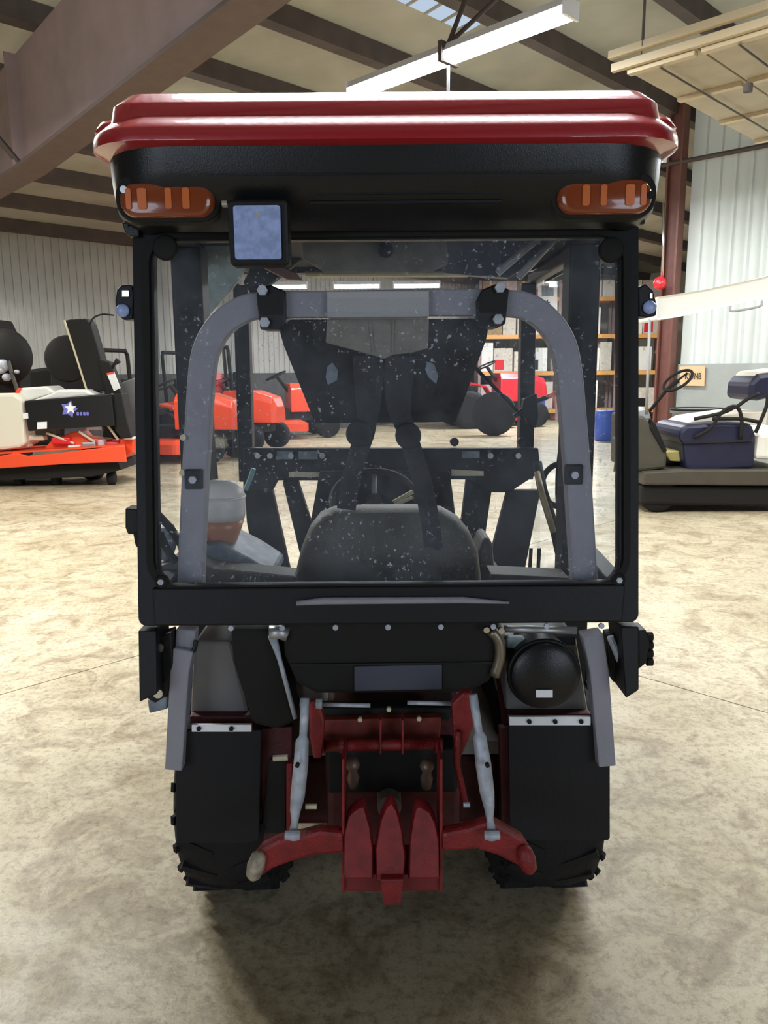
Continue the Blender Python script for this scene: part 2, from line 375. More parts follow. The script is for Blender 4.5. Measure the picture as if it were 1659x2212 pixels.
# big tapered rafter
def RP(b, z, a=3.6): return G(a, b, z)
bot = [(-4, 4.95), (4.89, 4.13), (9.08, 3.75), (10.1, 3.72), (15.9, 3.55)]
top = [(15.9, roof(15.9)-.23), (-4, roof(-4)-.23)]
bm = new(); prism(bm, [RP(b, z, 3.58) for b, z in bot+top], AV*.04)
raf = struct(obj('trim_1', bm, M['brown'])); raf['label'] = 'large tapered brown steel roof rafter'
bm = new()
loft(bm, [[RP(b, z, 3.43), RP(b, z, 3.77), RP(b, z-.035, 3.77), RP(b, z-.035, 3.43)] for b, z in bot])
obj('bottom_flange', bm, mat('flange_brown_with_shade', (.12, .085, .075), .65, var=.15), raf)  # underside shade put into the darker flange colour
for b_ in (9.08, 10.5, 4.0):
    bm = new(); zb = 3.75 if b_ > 9 else 4.2
    prism(bm, [RP(b_, zb, 3.45), RP(b_+.03, zb, 3.45), RP(b_+.03, roof(b_)-.25, 3.45), RP(b_, roof(b_)-.25, 3.45)], AV*.13)
    obj('stiffener', bm, M['brown'], raf)
bm = new(); tube(bm, [RP(9.1, 3.82, 3.5), G(2.4, 9.1, roof(9.1)-.15)], .035, 6); obj('flange_brace', bm, M['purlin'], raf)
bm = new(); tube(bm, [RP(4.3, 4.25, 3.7), G(4.9, 4.3, roof(4.3)-.15)], .03, 6); obj('flange_brace', bm, M['purlin'], raf)
# brown column at the end of the right wall
pc = at(1437, 800, 12.55)
bm = new()
Mc = Matrix.Translation((pc.x, pc.y, 0)) @ Matrix.Rotation(PI/4, 4, 'Z')
box(bm, -.10, .10, -.12, -.09, 0, 5.6, Mc); box(bm, -.10, .10, .09, .12, 0, 5.6, Mc); box(bm, -.012, .012, -.1, .1, 0, 5.6, Mc)
col = struct(obj('trim_2', bm, mat('brown_column', (.17, .062, .045), .55, var=.2))); col['label'] = 'brown steel column at the end of the ribbed wall'
bm = new(); pp = at(1432, 500, 12.2); tube(bm, [at(1434, 440, 12.42), at(1431, 600, 12.42)], .022, 8)
tag(obj('conduit', bm, M['chrome'], smooth=True), 'thin silver conduit pipe running down the brown column', 'pipe')
bl = thing('alarm_bell', 'small red alarm bell on the brown column under the conduit', 'bell', at(1425, 612, 12.42))
bm = new(); lathe(bm, at(1425, 612, 12.42), (0, -1, 0), [(0, .1), (.03, .1), (.07, .06), (.085, .02)]); obj('gong', bm, M['red2'], bl, True)
bm = new(); cyl(bm, at(1425, 612, 12.34), (0, -1, 0), .015, .02); obj('centre_nut', bm, M['chrome'], bl)

# open overhead door hanging flat under the roof, upper right
od = thing('overhead_door', 'raised beige sectional overhead door hanging flat under the roof', 'door', G(6.2, 3.55, 4.0))
zD = 4.0
c0 = ongrid(1350, 152, zD); a0 = c0.dot(AV); b0 = c0.dot(BV)
for k in range(4):
    bm = new(); bb = b0-k*.62
    prism(bm, [G(a0, bb, zD), G(a0+2.95, bb, zD), G(a0+2.95, bb-.605, zD), G(a0, bb-.605, zD)], ZV*.05)
    s_ = obj('door_panel', bm, M['door'], od, bev=.008)
    for aa in (.0, .95, 1.9, 2.85):
        bm = new(); prism(bm, [G(a0+aa, bb-.02, zD-.001), G(a0+aa+.07, bb-.02, zD-.001), G(a0+aa+.07, bb-.585, zD-.001), G(a0+aa, bb-.585, zD-.001)], ZV*-.035)
        obj('stile', bm, M['track'], s_)
    bm = new(); tube(bm, [G(a0+.02, bb-.3, zD-.05), G(a0+2.9, bb-.3, zD-.05)], .008, 6); obj('strut', bm, M['purlin'], s_)
bm = new(); cyl(bm, at(1616, 190, 6.6)+Vector((0, 0, -.03)), (0, 0, 1), .035, .06); obj('roller', bm, M['purlin'], od)
for zz, aa in ((.0, -.055), (.085, -.11)):
    bm = new(); prism(bm, [G(a0+aa, b0+.1, zD+zz), G(a0+aa, b0-4, zD+zz), G(a0+aa, b0-4, zD+zz+.06), G(a0+aa, b0+.1, zD+zz+.06)], AV*.05)
    obj('track', bm, M['track'], od)
for bb in (b0-.2, b0-2.2):
    bm = new(); tube(bm, [G(a0-.1, bb, zD+.1), G(a0-.1, bb, roof(bb)-.1)], .012, 6); obj('hanger', bm, M['purlin'], od)

# ------------------------------------------------------------------ fixtures
LBL = ['lit white fluorescent fixture hanging above the tractor roof',
 'added ceiling fixture over the mower row out of frame', 'added ceiling fixture above the golf cart out of frame', 'added ceiling fixture near the left wall out of frame',
 'added ceiling fixture near the ribbed right wall out of frame', 'added ceiling fixture just left of the tractor hood out of frame', 'added ceiling fixture just right of the tractor hood out of frame',
 'added ceiling fixture straight above the tractor hood out of frame', 'far lit fixture, leftmost of the three seen through the cab', 'far lit fixture, middle of the three seen through the cab', 'far lit fixture, rightmost of the three seen through the cab', 'added ceiling fixture in front of the storage racks hidden by the cab roof', 'added ceiling fixture above the orange mowers hidden by the cab roof', 'far ceiling fixture added to brighten the storage racks']
for i, (x, y, z, pw, hd, ln) in enumerate(FIXTURES):
    r = thing('light_fixture', LBL[i], 'light', (x, y, z), math.radians(hd), 'ceiling light fixtures')
    Mx = Matrix.Translation((x, y, z)) @ Matrix.Rotation(math.radians(hd), 4, 'Z'); h = ln/2
    bm = new(); prism(bm, [Mx @ Vector((-h, yy, zz)) for yy, zz in ((-.095, .0), (-.05, .07), (.05, .07), (.095, .0), (.08, -.01), (-.08, -.01))], Mx.to_3x3() @ Vector((ln, 0, 0)))
    obj('housing', bm, M['fixt'], r)
    for yy in (-.052, .052):
        for (u0, u1) in ((-h+.03, -.02), (.02, h-.03)) if ln > 2 else ((-h+.03, h-.03),):
            bm = new(); tube(bm, [Mx @ Vector((u0, yy, -.03)), Mx @ Vector((u1, yy, -.03))], .038, 10)
            obj('fluorescent_tube', bm, M['tube'], r, True)
    for u in (-h+.01, h-.01):
        bm = new(); box(bm, u-.012, u+.012, -.1, .1, -.07, .06, Mx); obj('end_cap', bm, M['fixt'], r)
    if i == 0:
        mid = at(1056, 100, y+.02)
        bm = new(); box(bm, -.02, .02, -.115, .115, -.08, .08, Mx); obj('centre_clamp', bm, M['purlin'], r)
        for tx in (1020, 1112):
            bm = new(); tube(bm, [Mx @ Vector((0, 0, .08)), at(tx, -40, y)], .02, 6); obj('hanger_rod', bm, M['purlin'], r)
        bm = new(); tube(bm, [Mx @ Vector((0, 0, -.06)), Mx @ Vector((0, 0, -.40))], .014, 6); obj('drop_rod', bm, M['fabric'], r)
    else:
        for u in (-h*.7, h*.7):
            bm = new(); tube(bm, [Mx @ Vector((u, 0, .07)), Vector(((Mx @ Vector((u, 0, 0))).xy.to_3d()))+ZV*(roof((Mx @ Vector((u, 0, 0))).dot(BV))-.02)], .006, 5); obj('hanger_rod', bm, M['purlin'], r)
    la = bpy.data.lights.new('fixture_lamp', 'AREA'); la.shape = 'RECTANGLE'; la.size = ln*.95; la.size_y = .2
    la.energy = LAMP_W*pw; la.color = (.93, .97, 1.0) if i not in (1, 2, 3) else (1.0, .95, .84)
    lo = bpy.data.objects.new('fixture_lamp', la); C.objects.link(lo); lo.matrix_world = Mx @ Matrix.Translation((0, 0, -.09))
# second yellowish pair far right of the three
# ================================================================== THE TRACTOR
T = thing('tractor', 'red compact tractor with black glazed cab seen from behind', 'tractor', (0, 2.2, 0))
def outline(hw, y0, y1, z, c, n=5, crown=0):
    """rounded plan outline, rear edge y0, front y1, corner size c"""
    out = []
    for cx, cy, a0 in ((hw-c, y1-c, 0), (-hw+c, y1-c, 90), (-hw+c, y0+c, 180), (hw-c, y0+c, 270)):
        for k in range(n+1):
            a = math.radians(a0+90*k/n); out.append(Vector((cx+c*math.cos(a), cy+c*math.sin(a), z)))
    return out
# roof: lower tier, ledge, upper tier, crown
def tier(name, specs):
    bm = new(); loft(bm, [outline(hw, y, 3.6-(y-1.7), z, c, 6) for hw, y, z, c in specs]); return smooth_angle(obj(name, bm, M['red'], T), 32)
tier('roof_lower_tier', [(.650, 1.775, 2.030, .13), (.664, 1.758, 2.038, .13), (.664, 1.757, 2.052, .13), (.662, 1.760, 2.064, .13), (.659, 1.763, 2.069, .13), (.630, 1.792, 2.097, .11), (.60, 1.80, 2.100, .10)])
tier('roof_upper_tier', [(.612, 1.792, 2.086, .055), (.606, 1.799, 2.124, .055), (.603, 1.802, 2.128, .055), (.578, 1.827, 2.152, .045), (.55, 1.86, 2.158, .05), (.45, 2.0, 2.168, .06)])
for sx in (-1, 1):      # corner blocks where the tiers step round
    bm = new(); cc = Vector((sx*.618, 1.90, 2.088))
    loft(bm, [[cc+Vector((math.cos(a)*.05, math.sin(a)*.05, 0)) for a in [2*PI*k/12 for k in range(12)]], [cc+Vector((math.cos(a)*.035, math.sin(a)*.035, .022)) for a in [2*PI*k/12 for k in range(12)]]])
    obj('corner_boss', bm, M['red'], T, True)
# black fascia below the roof
bm = new()
loft(bm, [[Vector((p.x, p.y, max(p.z, 1.952) if p.y > 2.6 else p.z)) for p in r_] for r_ in (outline(.645, 1.775, 3.44, 2.034, .17), outline(.645, 1.783, 3.43, 1.985, .17), outline(.640, 1.795, 3.42, 1.955, .15), outline(.636, 1.825, 3.40, 1.915, .13), outline(.625, 1.875, 3.38, 1.890, .12), outline(.612, 1.92, 3.36, 1.878, .10))], True, False)
fa = obj('roof_fascia', bm, M['plast'], T); smooth_angle(fa, 35)
bm = new(); loft(bm, [outline(.60, 1.98, 3.34, 1.955, .08), outline(.60, 1.98, 3.34, 1.965, .08)]); obj('ceiling_panel', bm, M['matte'], T)
# shallow louvre ridges on the fascia
for k in range(4):
    bm = new(); z = 1.975-.018*k; y = 1.790+.010*k+.004
    box(bm, -.17 if k else -.45, .26 if k else .45, y-.008, y+.02, z-.003, z+.003); obj('fascia_ridge', bm, M['plast'], T)
# signal lights
def signal(cx, flip):
    c = Vector((cx, 1.838, 1.928))
    bm = new(); prism(bm, [Vector((c.x+u, 1.815, c.z+v)) for u, v in rrect(-.118, -.046, .118, .056, .045)], (0, .05, 0))
    h = obj('signal_light', bm, M['matte'], T, bev=.006)
    bm = new()
    base = rrect(-.106, -.038, .106, .036, .034)
    loft(bm, [[Vector((c.x+u*s, y, c.z+v*s)) for u, v in base] for y, s in ((1.820, 1), (1.806, .98), (1.799, .90), (1.797, .78))]); L_ = obj('lens', bm, M['amber'], h); smooth_angle(L_, 50)
    for u, wd in ((-.082, .006), (-.052, .010), (.006, .007), (.045, .008)):
        uu = u if not flip else -u
        bm = new(); prism(bm, [Vector((c.x+uu+a, 1.794, c.z+b)) for a, b in rrect(-wd, -.022, wd, .022, .004, 2)], (0, .01, 0)); obj('reflector_rib', bm, M['amber2'] if wd < .015 else mat('amber_bulb', (.55, .16, .05), .3), h)
    bm = new(); cyl(bm, (c.x+(.098 if flip else -.092), 1.796, c.z+(.0 if flip else .02)), (0, 1, 0), .008, .01); obj('screw', bm, M['matte'] if flip else M['chrome'], h)
signal(-.487, False); signal(.487, True)
# square work light
wlt = new(); wc = at(558, 503, 1.765)
prism(wlt, [Vector((wc.x+u, wc.y, wc.z+v)) for u, v in rrect(-.066, -.068, .066, .070, .010)], (0, .055, 0))
wo = obj('work_light', wlt, M['metal'], T, bev=.006)
bm = new(); prism(bm, [Vector((wc.x+u, wc.y-.006, wc.z+v)) for u, v in rrect(-.052, -.056, .050, .056, .006)], (0, .012, 0)); obj('lens', bm, M['blueish'], wo)
bm = new(); prism(bm, [Vector((wc.x+.002+u, wc.y-.008, wc.z+.036+v)) for u, v in rrect(-.006, -.005, .006, .005, .003)], (0, .01, 0)); obj('diode', bm, M['silver'], wo)
bm = new(); cyl(bm, wc+Vector((-.068, .02, .065)), (-1, 0, 0), .008, .012, 10); obj('bolt', bm, M['chrome'], wo)
bm = new(); box(bm, wc.x-.03, wc.x+.03, wc.y+.05, wc.y+.075, wc.z+.02, wc.z+.14); obj('bracket', bm, M['metal'], wo)
# rear window frame on the leaning plane
def rp(x, z, off=0): return Vector((x, ry(z)+off, z))
def ring(bm, outer, inner, y0, y1):
    n = len(outer)
    rings = [[rp(x, z, y0) for x, z in outer], [rp(x, z, y0) for x, z in inner], [rp(x, z, y1) for x, z in inner], [rp(x, z, y1) for x, z in outer]]
    R = [[bm.verts.new(p) for p in r] for r in rings]
    for k in range(4):
        for i in range(n): bm.faces.new([R[k][i], R[k][(i+1) % n], R[(k+1) % 4][(i+1) % n], R[(k+1) % 4][i]])
bm = new(); ring(bm, rrect(-.613, .94, .611, 1.905, .02), rrect(-.563, 1.032, .563, 1.862, .05), 0, .035)
fr = obj('rear_window_frame', bm, M['metal'], T, bev=.003)
bm = new(); ring(bm, rrect(-.588, 1.025, .588, 1.885, .075), rrect(-.572, 1.040, .572, 1.868, .06), -.008, .006)
obj('rubber_seal', bm, M['matte'], fr)
bm = new(); prism(bm, [rp(x, z, .012) for x, z in rrect(-.575, 1.02, .575, 1.875, .05)], (0, .005, 0))
obj('rear_window', bm, M['glassr'], T)
for px, py, r_ in ((357, 535, .03), (1320, 540, .03), (350, 1256, .017), (1335, 1252, .017)):
    p = rear(px, py, -.004); bm = new(); lathe(bm, p, (0, -1, .1), [(-.006, r_), (.004, r_), (.008, r_*.8)])
    h = obj('glass_mount', bm, M['matte'], fr, True)
    if py > 1000:
        bm = new(); cyl(bm, p, (0, -1, .1), r_*.45, .014, 6); obj('glass_bolt', bm, M['steel'], fr)
# corner posts of the rear frame running below the crossbar
for sx, zb in ((-1, .755), (1, .755)):
    bm = new(); x0, x1 = (-.614, -.570) if sx < 0 else (.568, .612)
    prism(bm, [rp(x0, .93), rp(x1, .93), rp(x1, zb+.02), rp(x0+(.0 if sx < 0 else .012), zb)], (0, .12, 0)); obj('lower_post', bm, M['metal'], T, bev=.004)
for sx in (-1, 1):
    bm = new(); box(bm, sx*.605-.02, sx*.605+.02, 1.93, 2.02, .55, 1.9)
    # B pillar, front pillar, sill and side glazing
    bm.free()
    bm = new(); prism(bm, [Vector((sx*.598, 2.20, .60)), Vector((sx*.598, 2.29, .60)), Vector((sx*.592, 2.29, 1.89)), Vector((sx*.592, 2.20, 1.89))], (-sx*.085, 0, 0)); obj('centre_pillar', bm, M['metal'], T, bev=.006)
    bm = new(); prism(bm, [Vector((sx*.613, 3.17, 1.10)), Vector((sx*.613, 3.24, 1.10)), Vector((sx*.605, 3.24, 1.89)), Vector((sx*.605, 3.17, 1.89))], (-sx*.060, 0, 0)); obj('front_pillar', bm, M['metal'], T, bev=.006)
    bm = new(); prism(bm, [Vector((sx*.612, 2.29, .66)), Vector((sx*.612, 3.17, .66)), Vector((sx*.606, 3.17, 1.87)), Vector((sx*.606, 2.29, 1.87))], (-sx*.006, 0, 0)); dr = obj('side_door', bm, M['glasss'], T)
    bm = new(); tube(bm, catmull([(sx*.59, 2.45, 1.05), (sx*.56, 2.46, 1.12), (sx*.56, 2.46, 1.28), (sx*.59, 2.45, 1.35)], 4), .012, 8); obj('door_handle', bm, M['metal'], dr, True)
    bm = new(); prism(bm, [Vector((sx*.612, 1.97, 1.02)), Vector((sx*.612, 2.20, 1.0)), Vector((sx*.606, 2.20, 1.87)), Vector((sx*.606, 1.97, 1.87))], (-sx*.006, 0, 0)); obj('quarter_window', bm, M['glasss'], T)
    bm = new(); box(bm, sx*.615-.02, sx*.615+.02, 2.2, 3.24, .58, .66); obj('door_sill', bm, M['metal'], T, bev=.004)
    bm = new(); box(bm, sx*.60-.02, sx*.60+.02, 1.93, 3.24, 1.89, 1.93); obj('roof_rail', bm, M['metal'], T, bev=.004)
    bm = new(); prism(bm, [Vector((sx*.612, 1.93, .90)), Vector((sx*.612, 2.25, .98)), Vector((sx*.612, 2.25, 1.04)), Vector((sx*.612, 1.93, 1.02))], (-sx*.05, 0, 0)); obj('side_rail', bm, M['metal'], T, bev=.004)
# front header, windshield and lower front frame
bm = new(); prism(bm, [at(x, y, 3.17) for x, y in ((540, 505), (1120, 505), (1115, 560), (1080, 590), (575, 590), (545, 560))], (0, .06, 0)); obj('front_header', bm, M['metal'], T, bev=.004)
bm = new(); tube(bm, [at(660, 592, 3.12), at(1010, 592, 3.12)], .012, 8); obj('header_trim', bm, M['rim'], T, True)
for pts in (((720, 605), (725, 630), (738, 630), (732, 605)), ((825, 600), (828, 632), (846, 632), (843, 600)), ((938, 600), (944, 632), (1000, 632), (1000, 600)), ((1014, 600), (1014, 632), (1020, 632), (1020, 600)), ((540, 605), (540, 634), (580, 634), (580, 605)), ((660, 600), (662, 634), (730, 634), (728, 600))):
    pass
bm = new(); prism(bm, [at(x, y, 3.19) for x, y in ((505, 560), (1175, 560), (1165, 1262), (500, 1262))], (0, .005, 0)); obj('windshield', bm, M['glassf'], T)
pxp('front_sill', [(525, 968), (1163, 968), (1168, 1020), (1100, 1064), (1060, 1064), (1010, 1036), (974, 1036), (972, 1018), (690, 1018), (690, 1038), (600, 1038), (585, 1066), (525, 1066)], 3.13, .05, M['metal'], T)
pxp('dash_bar', [(624, 1020), (690, 1020), (690, 1030), (624, 1030)], 3.10, .01, M['rim'], T, bev=0)
pxp('dash_bar', [(975, 1014), (1045, 1018), (1045, 1028), (975, 1028)], 3.10, .01, M['rim'], T, bev=0)
for pts in ([(528, 1060), (588, 1060), (632, 1262), (575, 1262), (548, 1205), (533, 1130)], [(610, 1040), (642, 1036), (672, 1130), (655, 1220), (646, 1190)],
            [(1008, 1035), (1062, 1062), (1045, 1180), (1015, 1270), (980, 1200), (998, 1120)], [(1097, 1060), (1168, 1060), (1128, 1262), (1045, 1262)]):
    pxp('front_leg_panel', pts, 3.12, .05, M['matte'], T)
for q in (556, 583, 628, 696, 1060, 1120): 
    bm = new(); cyl(bm, at(q, 985, 3.11), (0, 1, 0), .012, .03, 8); obj('sill_bolt', bm, M['silver'], T)
for q in ((598, 975, 632, 992), (645, 975, 686, 992), (998, 975, 1036, 990)):
    pxp('sill_slot', [(q[0], q[1]), (q[2], q[1]), (q[2], q[3]), (q[0], q[3])], 3.125, .01, M['consol'], T, bev=0)
for q in (1148, 1166):
    pxp('floor_vent_slot', [(q-4, 1185), (q+3, 1185), (q, 1240), (q-7, 1240)], 3.0, .01, M['matte'], T, bev=0)
# cab floor
bm = new(); box(bm, -.56, .56, 1.98, 3.2, .50, .54); obj('cab_floor', bm, mat('grey_floor_mat', (.30, .28, .24), .7, var=.2), T)
bm = new(); loft(bm, [outline(.56, 2.62, 3.62, .10, .18), outline(.57, 2.60, 3.64, .12, .18), outline(.57, 2.60, 3.64, .24, .18), outline(.50, 2.66, 3.58, .30, .16)]); md = obj('shade_deck', bm, M['matte'], T, bev=.01)  # unseen deck added to block light and deepen shade under the tractor
for sx in (-1, 1):
    bm = new(); cyl(bm, (sx*.33, 3.0, .29), (0, 0, 1), .09, .06, 18); obj('shade_deck_boss', bm, M['metal'], md)  # belongs to the added light-blocking deck
bm = new(); box(bm, -.2, .2, 2.4, 3.9, .30, .50); obj('chassis_frame', bm, M['matte'], T, bev=.01)
# hood and front axle
bm = new()
def hs(y, hw, z1): return [Vector((x, y, z)) for x, z in ((-hw, .45), (hw, .45), (hw, z1-.12), (hw*.8, z1), (-hw*.8, z1), (-hw, z1-.12))]
loft(bm, [hs(3.24, .24, 1.02), hs(3.8, .24, 1.0), hs(4.25, .22, .92), hs(4.38, .18, .80)]); smooth_angle(obj('hood', bm, M['red'], T, bev=.02), 40)
bm = new(); box(bm, -.19, .19, 4.36, 4.40, .5, .78); obj('front_grille', bm, M['matte'], T)
bm = new(); box(bm, -.48, .48, 3.86, 3.94, .22, .30); obj('front_axle', bm, M['matte'], T, bev=.01)
def wheel(c, R, wd, rim_m, nl=22, name='rear_wheel'):
    h = wd/2; c = Vector(c)
    prof = [(-h*.8, R*.5), (-h*.95, R*.62), (-h, R*.76), (-h*.97, R*.85), (-h*.88, R*.92), (-h*.70, R*.965), (-h*.45, R*.985), (h*.45, R*.985), (h*.70, R*.965), (h*.88, R*.92), (h*.97, R*.85), (h, R*.76), (h*.95, R*.62), (h*.8, R*.5)]
    bm = new(); lathe(bm, c, (1, 0, 0), prof, 40); t = obj(name, bm, M['rubber'], T); smooth_angle(t, 50)
    bm = new(); lathe(bm, c, (1, 0, 0), [(-h*.75, R*.5), (-h*.5, R*.48), (-h*.3, R*.12), (h*.3, R*.12), (h*.5, R*.48), (h*.75, R*.5)], 28); smooth_angle(obj('wheel_rim', bm, rim_m, t), 40)
    bm = new()
    for k in range(nl):
        for sgn in (-1, 1):
            a = 2*PI*(k+(.5 if sgn > 0 else 0))/nl
            Mx = Matrix.Translation(c) @ Matrix.Rotation(a, 4, 'X') @ Matrix.Translation((sgn*h*.5, 0, R*.975)) @ Matrix.Rotation(sgn*.5, 4, 'Z')
            box(bm, -h*.38, h*.30, -.011, .011, -.01, R*.012+.002, Mx)
            Mx = Matrix.Translation(c) @ Matrix.Rotation(a+.06, 4, 'X') @ Matrix.Translation((sgn*h*.90, 0, R*.90)) @ Matrix.Rotation(sgn*.6, 4, 'Y')
            box(bm, -.006, .006, -.012, .012, -.02, .012, Mx)
    obj('tread_lugs', bm, M['rubber'], t, kind='stuff')
for sx in (-1, 1):
    wheel((sx*.448, 2.2, .335), .335, .295, M['cream'])
    wheel((sx*.47, 3.9, .235), .235, .19, M['cream'], 16, 'front_wheel')
# ROPS hoop
def yr(z): return 1.85+(z-.55)*.113
def rops_pt(px, py):
    Y = 1.93
    for _ in range(10): Y = yr(at(px, py, Y).z)
    return at(px, py, Y)
up = [(414, 1290), (416, 1200), (423, 1040), (431, 900), (438, 800), (450, 748), (478, 702), (520, 672), (570, 660), (700, 658), (830, 656), (960, 654), (1090, 656), (1140, 664), (1180, 692), (1210, 735), (1225, 790), (1236, 900), (1247, 1040), (1257, 1200), (1262, 1290)]
P = catmull([rops_pt(x, y) for x, y in up], 4)
bm = new(); ribbon(bm, P, .064, .045); hoop = obj('roll_bar', bm, M['rops'], T, bev=.006)
for pts in ([(404, 1392), (396, 1440), (383, 1648)], [(1272, 1360), (1286, 1440), (1303, 1640)]):
    bm = new(); ribbon(bm, [rops_pt(x, y)+Vector((0, -.015, 0)) for x, y in pts], [.052, .048, .044], .05); obj('roll_bar_lower_post', bm, M['rops'], T, bev=.004)
bm = new(); ribbon(bm, [rops_pt(405, 1355), rops_pt(403, 1398)], .05, .04); obj('roll_bar_lower_post', bm, M['rops'], T, bev=.004)
bm = new(); tube(bm, catmull([rops_pt(372, 1400)+Vector((0, -.03, 0)), rops_pt(420, 1400)+Vector((0, -.03, 0)), rops_pt(430, 1375)+Vector((0, -.03, 0))], 4), .006, 8); obj('hinge_wire', bm, M['metal'], T)
pxp('roll_bar_reflection', [(706, 629), (927, 627), (927, 684), (706, 686)], 1.936, .07, M['greytube'], T, bev=.003, label='paler reflection block over the middle of the roll bar')  # glass reflection built as a paler block around the bar
for px, py in ((424, 1032), (1234, 1022)):
    p = rops_pt(px, py)+Vector((0, -.024, 0)); bm = new(); box(bm, p.x-.022, p.x+.022, p.y-.008, p.y+.01, p.z-.025, p.z+.025); b_ = obj('roll_bar_bracket', bm, M['metal'], T, bev=.003)
    bm = new(); cyl(bm, p+Vector((0, -.008, 0)), (0, -1, 0), .010, .01, 6); obj('bolt', bm, M['steel'], b_)
for px, py in ((402, 943), (400, 1018)):
    p = rops_pt(px, py)+Vector((0, -.024, 0)); bm = new(); cyl(bm, p, (0, -1, 0), .008, .008, 8); obj('bolt', bm, M['cream'], T)
# clamps and trapezoid plate
pl = pxp('seat_belt_plate', [(597, 690), (1060, 688), (1050, 735), (985, 912), (680, 914), (612, 745)], 2.03, .03, M['matte'], T)
for pts, bolts in (([(553, 622), (585, 615), (615, 628), (617, 700), (600, 712), (562, 712), (556, 660)], ((568, 628), (573, 697))), ([(1042, 625), (1075, 612), (1100, 625), (1092, 700), (1075, 708), (1032, 705), (1030, 650)], ((1079, 622), (1075, 690)))):
    cl = pxp('roll_bar_clamp', pts, 1.93, .10, M['metal'], T)
    for b_ in bolts:
        bm = new(); cyl(bm, at(b_[0], b_[1], 1.93), (0, -1, 0), .013, .014, 6); obj('bolt', bm, M['steel'], cl)
for pts in ([(718, 782), (730, 800), (728, 822), (708, 832), (703, 815), (706, 792)], [(922, 780), (938, 786), (947, 812), (942, 830), (925, 815), (918, 798)]):
    pxp('slot_cover', pts, 2.02, .012, M['consol'], pl, bev=.002)
bm = new(); n = 12
gp = [at(x, y, 2.0) for x, y in ((706, 690), (927, 688), (925, 752), (890, 762), (850, 766), (830, 775), (800, 766), (760, 755), (704, 740))]
prism(bm, gp, (0, .02, 0)); tc = obj('beige_reflection', bm, M['tan'], pl, bev=.002)  # beige reflection in the glass, shaped as a thin flap
for x0_, x1_ in ((800, 806), (850, 848)):
    bm = new(); tube(bm, [at(x0_, 695, 1.998), at(x1_, 760, 1.998)], .004, 6); obj('reflection_crease', bm, M['tan'], pl)  # creases of the same built reflection
# belts with adjusters
for pts, ad in (([(797, 770), (795, 880), (790, 930), (775, 975), (757, 1040), (748, 1100)], (775, 938)), ([(862, 770), (862, 880), (878, 930), (895, 985), (915, 1050), (928, 1120), (936, 1180)], (882, 942))):
    ws = [.10 if i < 2 else .050 for i in range(len(pts))]
    path = catmull([at(x, y, 2.01+.0*i) for i, (x, y) in enumerate(pts)], 4); wsx = [ws[min(int(i/4), len(ws)-1)] for i in range(len(path))]
    wsx = [.085-.035*min(1, i/6) for i in range(len(path))]
    bm = new(); ribbon(bm, path, wsx, .006); be = obj('seat_belt', bm, M['fabric'], T)
    bm = new(); cyl(bm, at(ad[0], ad[1], 1.985), (0, 1, 0), .034, .03, 18); obj('belt_retractor', bm, M['metal'], be, bev=.004)
# beige reflection built as a panel, and visor pieces seen through the top of the window
bm = new(); prism(bm, [at(x, y, 2.35) for x, y in ((650, 500), (965, 500), (968, 572), (930, 590), (700, 590), (655, 560))], (0, .03, .01)); hl = obj('ceiling_reflection', bm, M['ceil_refl'], T, bev=.006)
bm = new(); cyl(bm, at(833, 540, 2.34), (0, -1, 0), .022, .01, 18); obj('reflection_dark_spot', bm, M['matte'], hl)  # dark round spot within the built reflection
pxp('overhead_console', [(965, 500), (1215, 500), (1190, 540), (1100, 600), (960, 590)], 2.45, .05, M['plate'], T)
for a_, b_ in (((1165, 512), (1075, 590)), ((1200, 512), (1120, 600))):
    bm = new(); tube(bm, [at(*a_, 2.42), at(*b_, 2.42)], .011, 8); obj('grab_rail', bm, M['steel'], T, True)
pxp('speaker_cover', [(545, 505), (650, 505), (650, 560), (600, 600), (545, 640), (525, 610), (545, 570)], 2.9, .05, M['matte'], T)
pxp('side_trim_panel', [(441, 512), (510, 512), (535, 560), (520, 600), (500, 625), (441, 690)], 2.62, .02, mat('pale_teal_trim', (.42, .50, .47), .5, var=.4, vscale=20), T)
pxp('mirror', [(588, 565), (640, 590), (655, 606), (620, 604), (570, 580)], 2.8, .02, mat('mirror_brown', (.24, .13, .11), .4), T)
# seat
def seat_pts(s=1.0):
    return [(630, 1290), (640, 1230), (652, 1180), (668, 1140), (690, 1112), (720, 1100), (780, 1097), (900, 1096), (955, 1100), (990, 1120), (1015, 1150), (1032, 1190), (1038, 1240), (1040, 1290)]
bm = new()
bp_ = [at(x, y, 2.22) for x, y in seat_pts()]; cen = sum(bp_, Vector())/len(bp_)
loft(bm, [[cen+(p-cen)*s+Vector((0, dy+(.05*(p.z-1.0)), 0)) for p in bp_] for s, dy in ((.90, -.035), (.97, -.02), (1, .0), (1, .05), (.95, .08))])
se = obj('seat_back', bm, M['seat'], T); smooth_angle(se, 60)
bm = new(); cyl(bm, at(944, 1175, 2.19), (0, -1, 0), .016, .012, 12); obj('adjuster_knob', bm, M['metal'], se)
bm = new(); box(bm, -.24, .24, 2.25, 2.68, .84, .95); obj('seat_cushion', bm, M['seat'], T, bev=.03)
bm = new(); box(bm, -.18, .18, 2.25, 2.6, .54, .84); obj('seat_base', bm, M['matte'], T)
